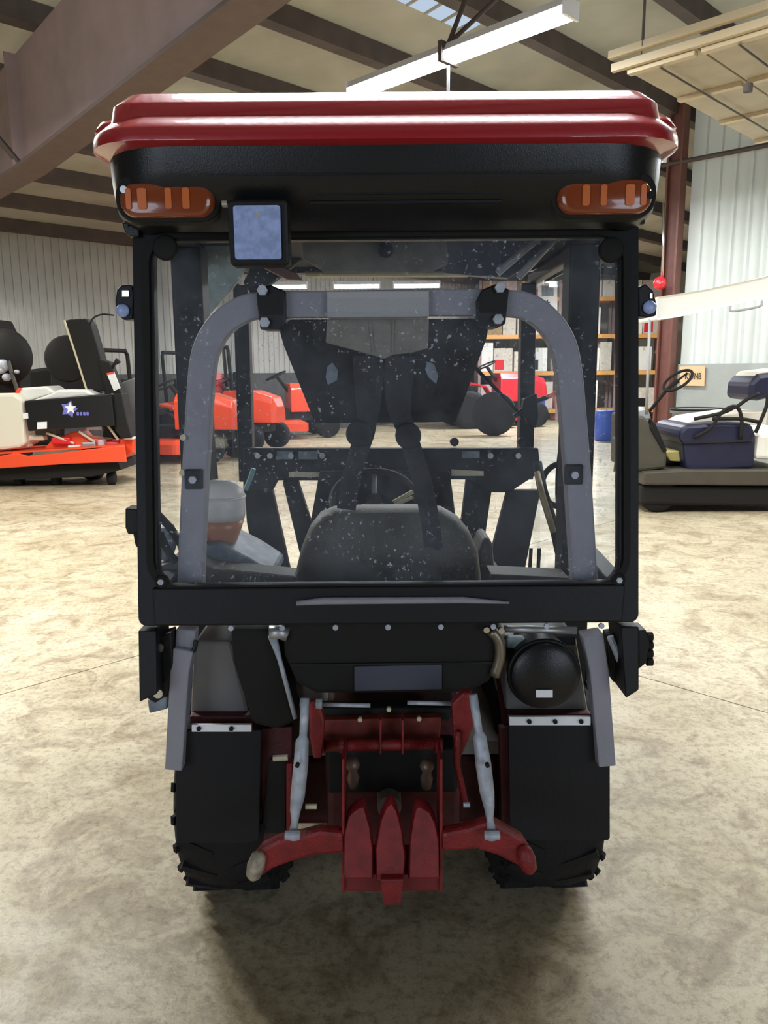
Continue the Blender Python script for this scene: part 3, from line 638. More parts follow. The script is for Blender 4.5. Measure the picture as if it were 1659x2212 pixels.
# steering wheel
cw = at(808, 1078, 2.78)
bm = new(); torus(bm, cw, .155, .012, (0, -.55, .8)); sw = obj('steering_wheel', bm, M['matte'], T, True)
bm = new(); torus(bm, cw+Vector((0, -.008, .002)), .148, .006, (0, -.55, .8), arc=1.9, a0=2.35); obj('rim_lit_edge', bm, M['cream'], sw, True)  # cream arc stands for light caught on the rim edge
for dx in (-.1, .12, 0):
    bm = new(); tube(bm, [cw+Vector((0, .0, -.02)), cw+Vector((dx, -.05 if dx else .12, -.03 if dx else .07))], .009, 6); obj('spoke', bm, M['silver'], sw)
bm = new(); tube(bm, [cw, cw+Vector((0, .35, -.45))], .03, 10); obj('steering_column', bm, M['matte'], T)
pxp('instrument_panel', [(690, 1018), (972, 1018), (985, 1120), (990, 1262), (660, 1262), (672, 1120)], 3.06, .1, M['metal'], T, bev=.01)
bm = new(); tube(bm, [at(850, 1085, 2.6), at(892, 1062, 2.6)], .008, 6); obj('column_lever', bm, M['cream'], T)
bm = new(); tube(bm, [at(852, 1092, 2.6), at(892, 1074, 2.6)], .006, 6); obj('column_lever', bm, M['cream'], T)
# milky jug with orange fluid, console below it
jc = at(478, 1110, 2.2)
def jugring(z, r, sq=1.0): return [Vector((jc.x+r*math.cos(a), jc.y+r*.8*math.sin(a), z)) for a in [2*PI*k/20 for k in range(20)]]
zt = at(478, 1036, 2.2).z; zm = at(478, 1122, 2.2).z; zb = at(478, 1178, 2.2).z
bm = new(); loft(bm, [jugring(zt, .02), jugring(zt-.006, .045), jugring(zt-.022, .064), jugring(zt-.045, .072), jugring(zm+.02, .071), jugring(zm, .066)]); jg = obj('reservoir', bm, M['jugw'], T, True, label='milky white reservoir beside the seat')
bm = new(); loft(bm, [jugring(zm, .066), jugring(zm-.03, .056), jugring(zb+.012, .042), jugring(zb, .030)]); obj('orange_fluid', bm, M['jugo'], jg, True)
bm = new(); torus(bm, (jc.x, jc.y, zt-.05), .071, .003, (0, 0, 1)); obj('mould_line', bm, M['whitep'], jg)
pxp('side_console', [(438, 1180), (470, 1172), (535, 1205), (590, 1240), (590, 1262), (470, 1262), (438, 1225)], 2.12, .25, M['consol'], T, bev=.012)
bm = new(); tube(bm, catmull([at(530, 1058, 2.4), at(540, 1035, 2.4), at(548, 1012, 2.4)], 4), .008, 6); obj('console_lever', bm, mat('teal_lever', (.2, .38, .42), .4), T)
pxp('lower_left_trim', [(330, 1262), (332, 1225), (400, 1205), (460, 1228), (640, 1246), (640, 1264)], 2.02, .1, M['seat'], T, bev=.008)
pxp('control_console', [(1035, 1262), (1032, 1190), (1042, 1165), (1056, 1160), (1064, 1175), (1068, 1220), (1085, 1240), (1085, 1262)], 2.3, .15, M['seat'], T, bev=.01)
pxp('rear_ledge', [(1060, 1240), (1230, 1248), (1230, 1262), (1060, 1262)], 2.02, .1, M['seat'], T, bev=.003)
# tan rod on the right, wiper at the front
bm = new(); tube(bm, [at(1160, 1000, 2.5), at(1172, 1060, 2.45), at(1200, 1150, 2.4), at(1222, 1250, 2.35)], .017, 8); obj('door_stay', bm, M['matte'], T, True)
bm = new(); tube(bm, [at(1160, 1020, 2.47), at(1172, 1070, 2.42), at(1196, 1150, 2.37)], .010, 8); obj('tan_grip', bm, M['wood'], T, True)
bm = new(); tube(bm, [at(1022, 790, 3.12), at(1100, 870, 3.12), at(1150, 925, 3.12)], .008, 6); wp = obj('wiper', bm, M['metal'], T)
bm = new(); tube(bm, [at(1110, 900, 3.1), at(1150, 870, 3.1), at(1212, 846, 3.1)], .01, 6); obj('wiper_blade', bm, M['metal'], wp)
pxp('latch_box', [(1132, 862), (1160, 850), (1164, 900), (1158, 925), (1140, 915), (1128, 890)], 3.08, .05, M['metal'], T)
bm = new(); torus(bm, at(1212, 1048, 2.5), .07, .010, (.3, -1, .1)); obj('cable_coil', bm, M['matte'], T, True)
for q in ((982, 955), (1128, 955)):
    bm = new(); cyl(bm, at(q[0], q[1], 3.12), (0, 1, 0), .018, .03, 10); obj('washer_nozzle', bm, M['metal'], T)
# hoses on the left inside
for pts in ([(340, 1110), (375, 1150), (395, 1190), (390, 1240)], [(345, 1150), (360, 1185), (380, 1215)]):
    bm = new(); tube(bm, catmull([at(x, y, 2.0) for x, y in pts], 5), .011, 8); obj('hose', bm, M['matte'], T, True)
pxp('washer_bottle', [(340, 1140), (366, 1138), (372, 1185), (362, 1215), (342, 1212)], 2.05, .06, M['consol'], T, bev=.01)
# crossbar, with its light reflection shaped as a thin strip
bm = new(); prism(bm, [rp(x, z, -.012) for x, z in ((-.575, 1.035), (.575, 1.035), (.568, .945), (-.570, .945))], (0, .055, 0)); cb = obj('rear_crossbar', bm, M['metal'], T, bev=.004)
bm = new(); tube(bm, [rear(640, 1303, -.02), rear(700, 1298, -.022), rear(1000, 1296, -.022), rear(1100, 1302, -.02)], [.006, .009, .008, .003], 10); obj('crossbar_reflection', bm, M['rops'], cb, True)
for q in (500, 610, 725, 838, 952, 1065, 1180, 1298):
    bm = new(); cyl(bm, rear(q, 1354-(q-830)*.006, -.01), (0, -1, .1), .007, .008, 8); obj('bolt', bm, M['steel'], cb)
# latches and side marker lamps
def px_box(name, x0, y0, x1, y1, Y, th, m, par=T, bev=.006): return pxp(name, [(x0, y0), (x1, y0), (x1, y1), (x0, y1)], Y, th, m, par, bev)
l1 = pxp('side_lamp', [(252, 625), (262, 615), (284, 614), (288, 640), (286, 690), (268, 692), (252, 680), (248, 650)], 1.93, .06, M['metal'], T)
px_box('chrome_trim', 262, 626, 278, 642, 1.925, .01, M['chrome'], l1, .002)
bm = new(); lathe(bm, at(266, 671, 1.93), (0, -1, 0), [(0, .016), (.006, .016), (.010, .010)]); obj('lens', bm, M['blueish'], l1, True)
l2 = pxp('side_lamp', [(1378, 622), (1395, 612), (1412, 628), (1420, 660), (1418, 682), (1400, 686), (1380, 684)], 1.93, .06, M['metal'], T)
px_box('chrome_trim', 1404, 632, 1411, 646, 1.925, .01, M['chrome'], l2, .002)
bm = new(); lathe(bm, at(1402, 664, 1.93), (0, -1, 0), [(0, .016), (.006, .016), (.010, .010)]); obj('lens', bm, M['blueish'], l2, True)
h1 = pxp('door_hinge', [(270, 1097), (300, 1100), (300, 1152), (276, 1155), (270, 1140)], 1.86, .05, M['metal'], T)
pxp('hinge_tab', [(286, 1150), (305, 1150), (305, 1190), (292, 1180)], 1.86, .04, M['metal'], T)
h2 = pxp('door_latch', [(1378, 1362), (1396, 1360), (1404, 1390), (1398, 1432), (1378, 1448)], 1.80, .06, M['metal'], T)
for k in range(4):
    bm = new(); cyl(bm, at(1397, 1375+k*18, 1.82), (1, 0, 0), .011, .014, 10); obj('latch_knob', bm, M['matte'], h2)
pxp('corner_cap', [(262, 480), (300, 478), (300, 512), (280, 512), (268, 500)], 1.93, .04, M['plast'], T)
# lower left bracket under the frame, with bolt and bluish foot
lb = pxp('corner_bracket', [(318, 1385), (370, 1365), (375, 1440), (362, 1500), (335, 1520), (318, 1510)], 1.84, .05, M['metal'], T)
for q in ((344, 1397), (343, 1495)):
    bm = new(); cyl(bm, at(q[0], q[1], 1.835), (0, -1, 0), .013, .01, 10); obj('bolt', bm, M['chrome'], lb)
pxp('bracket_foot', [(318, 1512), (362, 1505), (362, 1532), (322, 1542)], 1.85, .05, M['consol'], T)
rb = pxp('corner_bracket', [(1310, 1370), (1345, 1365), (1345, 1470), (1325, 1475), (1315, 1440)], 1.86, .04, M['metal'], T)
bm = new(); tube(bm, [at(1318, 1375, 1.84), at(1345, 1440, 1.84)], .009, 8); obj('stay_rod', bm, M['steel'], rb)
# fenders
fl = pxp('fender', [(418, 1385), (500, 1385), (545, 1562), (410, 1562)], 1.93, .25, M['fender'], T, bev=.01)
fr2 = pxp('fender', [(1085, 1375), (1245, 1375), (1275, 1562), (1095, 1562)], 1.93, .25, M['fender'], T, bev=.01)
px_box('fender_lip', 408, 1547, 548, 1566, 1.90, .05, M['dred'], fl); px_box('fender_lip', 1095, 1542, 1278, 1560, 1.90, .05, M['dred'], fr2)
for sx in (-1, 1):       # fender tops over the wheels
    bm = new(); R_ = .40; pts = []
    for k in range(13):
        a = math.radians(140-115*k/12); pts.append((2.2+R_*math.cos(a), .335+R_*math.sin(a)))
    loft(bm, [[Vector((sx*.30, y, z)), Vector((sx*.50, y, z)), Vector((sx*.50, y, z+.012)), Vector((sx*.30, y, z+.012))] for y, z in pts]); obj('wheel_arch', bm, M['dred'], T)
# mud flaps and their strips
for (fx0, fy0, fx1, fy1), strip, screws in (((378, 1578, 565, 1822), (414, 1566, 543, 1581), (430, 500)), ((1098, 1566, 1318, 1816), (1100, 1549, 1276, 1567), (1143, 1199, 1255))):
    g = pxp('mud_flap', [(fx0 if fx0 < 700 else fx0, fy0), (fx1, fy0), (fx1-6 if fx0 < 700 else fx1, fy1-6), (fx1-30 if fx0 < 700 else fx1-4, fy1), (fx0+3, fy1)], 1.845, .012, M['flap'], T, bev=.003)
    s_ = px_box('flap_strip', *strip, 1.838, .01, M['white'], T, .001)
    for q in screws:
        bm = new(); cyl(bm, at(q, (strip[1]+strip[3])/2, 1.836), (0, -1, 0), .006, .005, 8); obj('screw', bm, M['matte'], s_)
# black box under the crossbar
bm = new()
z0, z1 = .70, .945
prism(bm, [Vector((-.265, 1.83, z1)), Vector((.275, 1.83, z1)), Vector((.275, 1.83, .83)), Vector((.255, 1.83, .775)), Vector((.20, 1.83, .745)), Vector((-.185, 1.83, .745)), Vector((-.235, 1.83, .775)), Vector((-.265, 1.83, .85))], (0, .3, 0))
bx = obj('battery_box', bm, M['matte'], T, bev=.014)
pxp('number_plate', [(765, 1440), (955, 1436), (955, 1490), (765, 1494)], 1.822, .01, M['plate'], bx, bev=.003)
pxp('box_lid_edge', [(628, 1435), (1070, 1430), (1070, 1434), (628, 1439)], 1.824, .01, M['plast'], bx, bev=0)
# left air duct and rods
pxp('air_duct', [(497, 1356), (584, 1356), (600, 1400), (640, 1560), (600, 1578), (545, 1566), (502, 1430)], 1.85, .12, M['matte'], T, bev=.012)
bm = new(); tube(bm, [at(588, 1372, 1.83), at(604, 1425, 1.82), at(638, 1552, 1.80)], [.012, .006, .006], 8); obj('gas_strut', bm, M['steel'], T, True)
bm = new(); tube(bm, [at(583, 1366, 1.83), at(602, 1365, 1.83), at(622, 1372, 1.83)], .018, 8); obj('strut_mount', bm, M['silver'], T, True)
bm = new(); tube(bm, catmull([at(1062, 1362, 1.82), at(1078, 1385, 1.82), at(1080, 1420, 1.82), at(1068, 1460, 1.82)], 4), .014, 8); obj('gas_strut', bm, mat('dark_brass', (.22, .19, .14), .35, .6), T, True)
for q in ((1050, 1358), (1082, 1360)):
    bm = new(); cyl(bm, at(q[0], q[1], 1.81), (0, -1, 0), .008, .012, 8); obj('bolt', bm, M['chrome'], T)
bm = new(); tube(bm, [at(1090, 1358, 1.85), at(1245, 1362, 1.85)], .010, 8); obj('frame_rod', bm, M['silver'], T, True)
# round canister on the right fender
cc = at(1180, 1465, 1.80)
bm = new(); lathe(bm, cc+Vector((0, .10, 0)), (0, -1, 0), [(-.05, .086), (.06, .088), (.09, .084), (.10, .07), (.10, .0)], 32)
cn = obj('air_cleaner', bm, M['plast'], T); smooth_angle(cn, 40)
bm = new(); torus(bm, cc+Vector((0, .03, 0)), .087, .006, (0, -1, 0)); obj('clamp_band', bm, M['metal'], cn, True)
px_box('label', 1158, 1491, 1194, 1507, 1.795, .004, M['white'], cn, 0)
px_box('hydraulic_block', 1095, 1378, 1135, 1402, 1.87, .03, mat('pale_teal', (.42, .52, .55), .4), T)
px_box('hydraulic_block', 1120, 1398, 1165, 1406, 1.86, .03, M['silver'], T)
px_box('fan_guard', 1160, 1375, 1245, 1395, 1.88, .05, M['matte'], T)
# transmission case and hitch
tr = thing  # (keep name short)
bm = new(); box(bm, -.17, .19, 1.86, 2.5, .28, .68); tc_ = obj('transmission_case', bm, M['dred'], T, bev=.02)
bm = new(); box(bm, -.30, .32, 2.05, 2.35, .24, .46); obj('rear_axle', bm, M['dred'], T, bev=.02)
bm = new(); box(bm, -.16, .17, 1.78, 1.86, .50, .62); obj('valve_block', bm, M['matte'], T, bev=.01)
for x0_, x1_ in ((560, 632), (1078, 1110)):
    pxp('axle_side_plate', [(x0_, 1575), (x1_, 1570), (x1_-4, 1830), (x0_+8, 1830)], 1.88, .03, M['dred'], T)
pxp('recess_shade_plate', [(583, 1640), (618, 1640), (616, 1800), (565, 1800)], 1.87, .008, M['matte'], T, bev=0)  # flat dark sheet in place of the shade in the recess
# red top bracket, cross tube, uprights
pxp('top_link_bracket', [(690, 1556), (955, 1550), (950, 1600), (690, 1598)], 1.80, .03, mat('dull_dark_red', (.22, .03, .02), .6, var=.5, vscale=30), T)
bm = new(); tube(bm, [at(685, 1611, 1.76), at(955, 1607, 1.76)], .0145, 14); obj('lift_shaft', bm, M['hred'], T, True)
for q in (690, 738, 945):
    bm = new(); cyl(bm, at(q, 1610, 1.76)-Vector((.006, 0, 0)), (1, 0, 0), .019, .018, 14); obj('shaft_collar', bm, M['hred'], T)
for q in (820, 868):
    pxp('bracket_web', [(q, 1556), (q+4, 1556), (q+4, 1630), (q, 1630)], 1.74, .05, M['hred'], T, bev=.001)
for pts in ([(666, 1520), (690, 1515), (702, 1560), (694, 1640), (676, 1640), (668, 1590)], [(976, 1520), (1000, 1497), (1020, 1498), (1026, 1560), (1012, 1600), (995, 1640), (988, 1660), (980, 1600)]):
    pxp('lift_arm', pts, 1.70, .03, M['hred'], T, bev=.006)
bm = new(); tube(bm, catmull([at(990, 1580, 1.69), at(986, 1640, 1.69), at(996, 1690, 1.69), at(1005, 1735, 1.69)], 4), .008, 8); obj('red_link', bm, M['hred'], T, True)
bm = new(); tube(bm, [at(690, 1522, 1.74), at(800, 1524, 1.74)], .0055, 8); obj('hinge_pin', bm, M['steel'], T, True)
bm = new(); tube(bm, [at(880, 1518, 1.74), at(975, 1520, 1.74)], .0055, 8); obj('hinge_pin', bm, M['steel'], T, True)
for q in (656, 690):
    bm = new(); cyl(bm, at(q, 1520, 1.70)-Vector((.008, 0, 0)), (1, 0, 0), .012, .014, 10); obj('pin_nut', bm, M['steel'], T)
# lift rods: turnbuckles
for pts, rs in (([(659, 1508), (657, 1560), (655, 1590), (653, 1600), (650, 1650), (643, 1720), (638, 1752), (637, 1775), (633, 1812)], [.010, .010, .009, .015, .017, .0165, .012, .008, .013]),
                ([(1022, 1500), (1029, 1550), (1034, 1580), (1036, 1592), (1044, 1650), (1052, 1710), (1057, 1745), (1058, 1768), (1064, 1812)], [.010, .010, .009, .015, .018, .017, .012, .008, .013])):
    bm = new(); tube(bm, [at(x, y, 1.66-(i*.008)) for i, (x, y) in enumerate(pts)], rs, 12); lr = obj('lift_rod', bm, M['steel'], T, True)
    e = at(pts[-1][0], pts[-1][1]-8, 1.58); bm = new(); cyl(bm, e-Vector((.018, 0, 0)), (1, 0, 0), .010, .034, 12); obj('rod_pin', bm, M['steel'], lr)
    e = at(pts[5][0], pts[4][1], 1.60); bm = new(); cyl(bm, e, (0, -1, 0), .005, .01, 8); obj('grease_hole', bm, M['matte'], lr)
# lower links with ball ends
for pts, ball, bmtl in (([(740, 1800), (690, 1795), (650, 1805), (600, 1815), (565, 1832), (548, 1852), (540, 1885), (562, 1898), (590, 1878), (640, 1860), (690, 1848), (745, 1846)], (553, 1862), mat('cream_ball_end', (.50, .42, .32), .4, var=.6, vscale=40)),
                        ([(955, 1800), (1010, 1790), (1060, 1772), (1100, 1795), (1130, 1812), (1150, 1845), (1152, 1872), (1140, 1884), (1115, 1870), (1075, 1850), (1030, 1836), (955, 1842)], (1138, 1848), M['hred'])):
    bm = new(); prism(bm, [at(x, y, 1.60) for x, y in pts], (0, .035, 0)); lk = obj('lower_link', bm, M['hred'], T, bev=.010)
    b_ = at(ball[0], ball[1]+8, 1.595); bm = new(); 
    ax = Vector((.25 if ball[0] < 800 else -.25, 0, .9)).normalized()
    lathe(bm, b_-ax*.036, ax, [(0, .008), (.01, .017), (.036, .021), (.062, .017), (.072, .008)], 16); obj('ball_end', bm, bmtl, lk, True)
for q in ((672, 1742, 24), (1008, 1738, 14)):
    bm = new(); tube(bm, [at(q[0]-q[2]/2, q[1], 1.64), at(q[0]+q[2]/2, q[1], 1.64)], .006, 8); obj('check_pin', bm, M['rim'] if q[0] < 800 else M['steel'], T)
pxp('stabiliser_plate', [(618, 1650), (632, 1650), (632, 1800), (618, 1810)], 1.84, .03, M['hred'], T)
# PTO guard: three pointed plates in a channel with a drawbar
gd = pxp('hitch_plate', [(738, 1890), (955, 1890), (955, 1925), (738, 1927)], 1.62, .12, mat('dark_red_channel', (.16, .012, .016), .55), T)
for sx_ in ((738, 744), (950, 956)):
    pxp('guard_side', [(sx_[0], 1640), (sx_[1], 1640), (sx_[1], 1926), (sx_[0], 1926)], 1.61, .10, M['hred'], gd, bev=.001)
for pts in ([(742, 1898), (742, 1800), (752, 1755), (765, 1742), (778, 1733), (786, 1732), (800, 1780), (806, 1830), (806, 1898)],
            [(812, 1905), (810, 1830), (822, 1762), (836, 1730), (846, 1724), (856, 1740), (868, 1785), (876, 1850), (872, 1905)],
            [(882, 1898), (884, 1810), (892, 1760), (898, 1735), (906, 1732), (928, 1745), (940, 1770), (948, 1810), (948, 1898)]):
    bm = new(); n_ = len(pts); cxp = sum(p[0] for p in pts)/n_; 
    fr_ = [at(x, y, 1.585+ (1905-y)*.0003) for x, y in pts]; cc_ = sum(fr_, Vector())/n_
    loft(bm, [[cc_+(p-cc_)*s+Vector((0, dy, 0)) for p in fr_] for s, dy in ((.90, -.012), (1, 0), (1, .02))]); smooth_angle(obj('guard_blade', bm, M['hred'], gd), 40)
pxp('drawbar', [(822, 1900), (872, 1900), (866, 1955), (828, 1957)], 1.56, .06, M['hred'], T)
for q in ((762, 1665), (922, 1668)):
    bm = new(); lathe(bm, at(q[0], q[1], 1.74), (0, -.3, 1), [(-.05, .012), (-.02, .016), (0, .010), (.02, .018), (.035, .012)], 12); obj('hydraulic_coupler', bm, mat('dirty_brass', (.20, .13, .10), .45, .4), T, True)
bm = new(); cyl(bm, at(840, 1690, 1.86), (0, -1, 0), .03, .12, 16); obj('pto_shaft', bm, M['silver'], T)
for q in ((778, 1552), (905, 1550), (840, 1530)):
    bm = new(); cyl(bm, at(q[0], q[1], 1.79), (0, -1, 0), .006, .01, 8); obj('bolt', bm, M['cream'], T)
px_box('rear_crossmember', 690, 1530, 975, 1556, 1.83, .05, M['matte'], T)
bm = new(); tube(bm, [at(590, 1638, 1.80), at(622, 1636, 1.80)], .008, 8); obj('axle_pin', bm, M['rim'], T)

# ================================================================== LEFT: zero-turn mower
Y0 = 10.4
mw = thing('riding_mower', 'orange deck riding mower with white tank and star emblem by the left wall', 'mower', (at(150, 1020, Y0).x, Y0+.5, 0))
def q(name, pts, Y, th, m, par=mw, bev=.01, **k): return pxp(name, pts, Y, th, m, par, bev, **k)
dk = q('deck_skirt', [(-90, 985), (0, 985), (35, 978), (58, 985), (110, 980), (268, 962), (272, 998), (150, 1002), (0, 1012), (-90, 1016)], Y0, .05, M['orange'])
bm = new(); prism(bm, [at(-90, 984, Y0+.02), at(268, 960, Y0+.02), at(272, 946, Y0+1.1), at(-60, 975, Y0+1.1)], (0, 0, -.02)); obj('deck_top', bm, M['orange'], mw)
q('deck_end', [(255, 950), (287, 944), (287, 975), (270, 990), (256, 990)], Y0+.3, .5, M['orange'])
for x in (-40, 40, 120, 240):
    bm = new(); p = at(x, 1012, Y0+.35); p.z = .10; lathe(bm, p-Vector((.05, 0, 0)), (1, 0, 0), [(0, .05), (.01, .10), (.09, .10), (.1, .05)], 18); obj('caster_wheel', bm, M['rubber'], mw, True)
for x in (-30, 200):
    bm = new(); p = at(x, 985, Y0+.95); p.z = .25; lathe(bm, p-Vector((.12, 0, 0)), (1, 0, 0), [(0, .15), (.02, .24), (.05, .25), (.19, .25), (.22, .24), (.24, .15)], 22); obj('drive_wheel', bm, M['rubber'], mw, True)
q('undercarriage', [(-90, 1012), (0, 1010), (255, 998), (262, 1015), (200, 1030), (0, 1038), (-90, 1038)], Y0+.15, .9, M['matte'])
q('tank', [(-60, 852), (30, 850), (48, 862), (55, 960), (40, 968), (0, 972), (-60, 972)], Y0+.1, .5, M['cwhite'], bev=.04)
q('panel', [(52, 866), (240, 850), (248, 920), (160, 925), (60, 932)], Y0+.08, .12, M['plast'], bev=.015)
q('panel_end', [(238, 852), (262, 850), (272, 900), (284, 945), (262, 948), (248, 930)], Y0+.15, .3, M['matte'], bev=.015)
q('panel_label', [(80, 912), (101, 911), (101, 926), (80, 927)], Y0+.07, .01, M['white'], bev=0)
q('panel_label', [(49, 893), (60, 892), (61, 904), (50, 905)], Y0+.06, .01, M['white'], bev=0)
sc_ = at(152, 882, Y0+.075)
bm = new(); prism(bm, [sc_+Vector((math.sin(k*PI/5)*(.085 if k % 2 == 0 else .035), 0, math.cos(k*PI/5)*(.085 if k % 2 == 0 else .035))) for k in range(10)], (0, .008, 0)); obj('star_emblem', bm, M['logo_w'], mw)
bm = new(); prism(bm, [sc_+Vector((-.02, .004, -.01))+Vector((math.sin(k*PI/5+.3)*(.12 if k % 2 == 0 else .07), 0, math.cos(k*PI/5+.3)*(.12 if k % 2 == 0 else .07))) for k in range(10)], (0, .006, 0)); obj('emblem_blue_star', bm, M['logo_b'], mw)  # blue printed star behind the white one
for k in range(4):
    bm = new(); c_ = at(168+7*k, 894, Y0+.07); prism(bm, [c_+Vector((u, 0, v)) for u, v in rrect(-.016, -.024, .016, .024, .010, 3)], (0, .008, 0)); obj('emblem_letter', bm, M['logo_b'], mw)
s1 = q('seat_cushion', [(30, 850), (45, 838), (100, 834), (118, 848), (60, 866), (52, 862)], Y0+.3, .5, M['whitep'], bev=.03)
q('seat_cushion', [(105, 852), (125, 842), (185, 842), (202, 854), (150, 860), (60, 868)], Y0+.25, .5, M['whitep'], bev=.03)
q('red_trim', [(30, 851), (38, 838), (44, 838), (36, 853)], Y0+.25, .1, M['orange'])
q('backrest', [(137, 693), (150, 690), (186, 688), (196, 700), (222, 790), (236, 846), (187, 844)], Y0+.5, .25, M['matte'], bev=.02)
bm = new(); tube(bm, [at(139, 692, Y0+.48), at(162, 762, Y0+.48), at(187, 842, Y0+.48)], .014, 6); obj('backrest_edge', bm, M['cream'], mw)
bm = new(); c_ = at(150, 775, Y0+.85); lathe(bm, c_, (.15, -1, 0), [(0, .02), (0, .30), (.06, .33), (.10, .30), (.12, .03)], 26); dd = obj('fan_disc', bm, M['matte'], mw, True)
q('engine_block', [(108, 780), (190, 780), (190, 850), (108, 850)], Y0+.8, .3, M['matte'], bev=.03)
bm = new(); cyl(bm, at(138, 773, Y0+.80), (0, -1, 0), .03, .03); obj('disc_hub', bm, M['silver'], dd)
bm = new(); tube(bm, catmull([at(194, 700, Y0+.5), at(203, 686, Y0+.5), at(222, 679, Y0+.5), at(246, 681, Y0+.5)], 5), .012, 6); obj('control_cable', bm, M['matte'], mw, True)
q('lever_housing', [(212, 775), (236, 782), (262, 850), (275, 945), (240, 945), (228, 850)], Y0+.45, .2, M['matte'], bev=.02)
q('lever_decal', [(230, 806), (246, 803), (260, 838), (246, 845)], Y0+.44, .01, M['logo_w'], bev=0)
q('decal_band', [(230, 806), (246, 803), (247, 807), (231, 810)], Y0+.435, .01, M['orange'], bev=0)
bm = new(); tube(bm, [at(240, 800, Y0+.5), at(246, 788, Y0+.5), at(256, 778, Y0+.5)], [.02, .02, .045], 8); obj('lever_knob', bm, M['matte'], mw, True)
q('grass_catcher', [(252, 830), (292, 815), (300, 850), (300, 940), (275, 942), (262, 900)], Y0+.9, .5, mat('grey_bag', (.16, .17, .17), .8), bev=.03)
q('hitch_block', [(95, 968), (110, 952), (150, 935), (172, 930), (185, 945), (230, 950), (225, 962), (120, 972)], Y0+.3, .3, M['orange'], bev=.02)
for x0_, y0_, x1_, y1_, m_ in ((145, 962, 172, 972, 'whitep'), (185, 914, 218, 930, 'silver'), (75, 925, 120, 940, 'seat'), (175, 955, 205, 968, 'silver'), (210, 950, 223, 965, 'box3'), (60, 940, 92, 952, 'rim'), (20, 958, 60, 966, 'rim'), (265, 938, 285, 950, 'whitep'), (110, 945, 150, 960, 'red2'), (228, 955, 255, 968, 'red2')):
    q('deck_fitting', [(x0_, y0_), (x1_, y0_), (x1_+3, y1_), (x0_, y1_)], Y0+.22, .15, M[m_], bev=.02)
for a_, b_ in (((20, 970), (75, 945)), ((100, 935), (160, 958)), ((170, 932), (205, 955)), ((230, 915), (255, 950))):
    bm = new(); tube(bm, [at(*a_, Y0+.2), at(*b_, Y0+.25)], .018, 6); obj('link_bar', bm, M['rim'], mw)
# black machine at the far left edge
mb = thing('utility_tractor', 'black machine with chrome engine parts cut by the left frame edge', 'tractor', (at(-20, 990, 12).x, 12, 0))
bm = new(); lathe(bm, at(5, 770, 11.9), (0, 1, 0), [(-.08, .02), (-.08, .30), (0, .40), (.1, .42), (.2, .38)], 20); obj('flywheel_guard', bm, M['matte'], mb, True)
pxp('engine_body', [(-60, 700), (0, 690), (12, 715), (40, 800), (45, 850), (-60, 880)], 12.0, .4, M['matte'], mb, .03)
for x0_, y0_, r_ in ((8, 790, .09), (16, 815, .06), (6, 800, .05), (38, 803, .03)):
    bm = new(); lathe(bm, at(x0_, y0_, 11.75), (0, -1, 0), [(0, r_), (.05, r_), (.08, r_*.5)], 14); obj('chrome_cover', bm, M['steel'], mb, True)
bm = new(); tube(bm, [at(18, 780, 11.7), at(28, 815, 11.7), at(38, 845, 11.7)], .03, 8); obj('exhaust_pipe', bm, M['seat'], mb)
pxp('chassis', [(-60, 850), (40, 845), (42, 990), (-60, 1000)], 12.0, .5, M['matte'], mb, .03)
bm = new(); 
prism(bm, [at(48, 800, 13.2), at(112, 792, 13.2), at(116, 850, 13.2), at(116, 962, 13.2), at(44, 964, 13.2)], (0, .5, 0)); tag(obj('supply_pile', bm, M['matte'], bev=.05), 'dark stack against the wall behind the orange deck mower', 'pile')

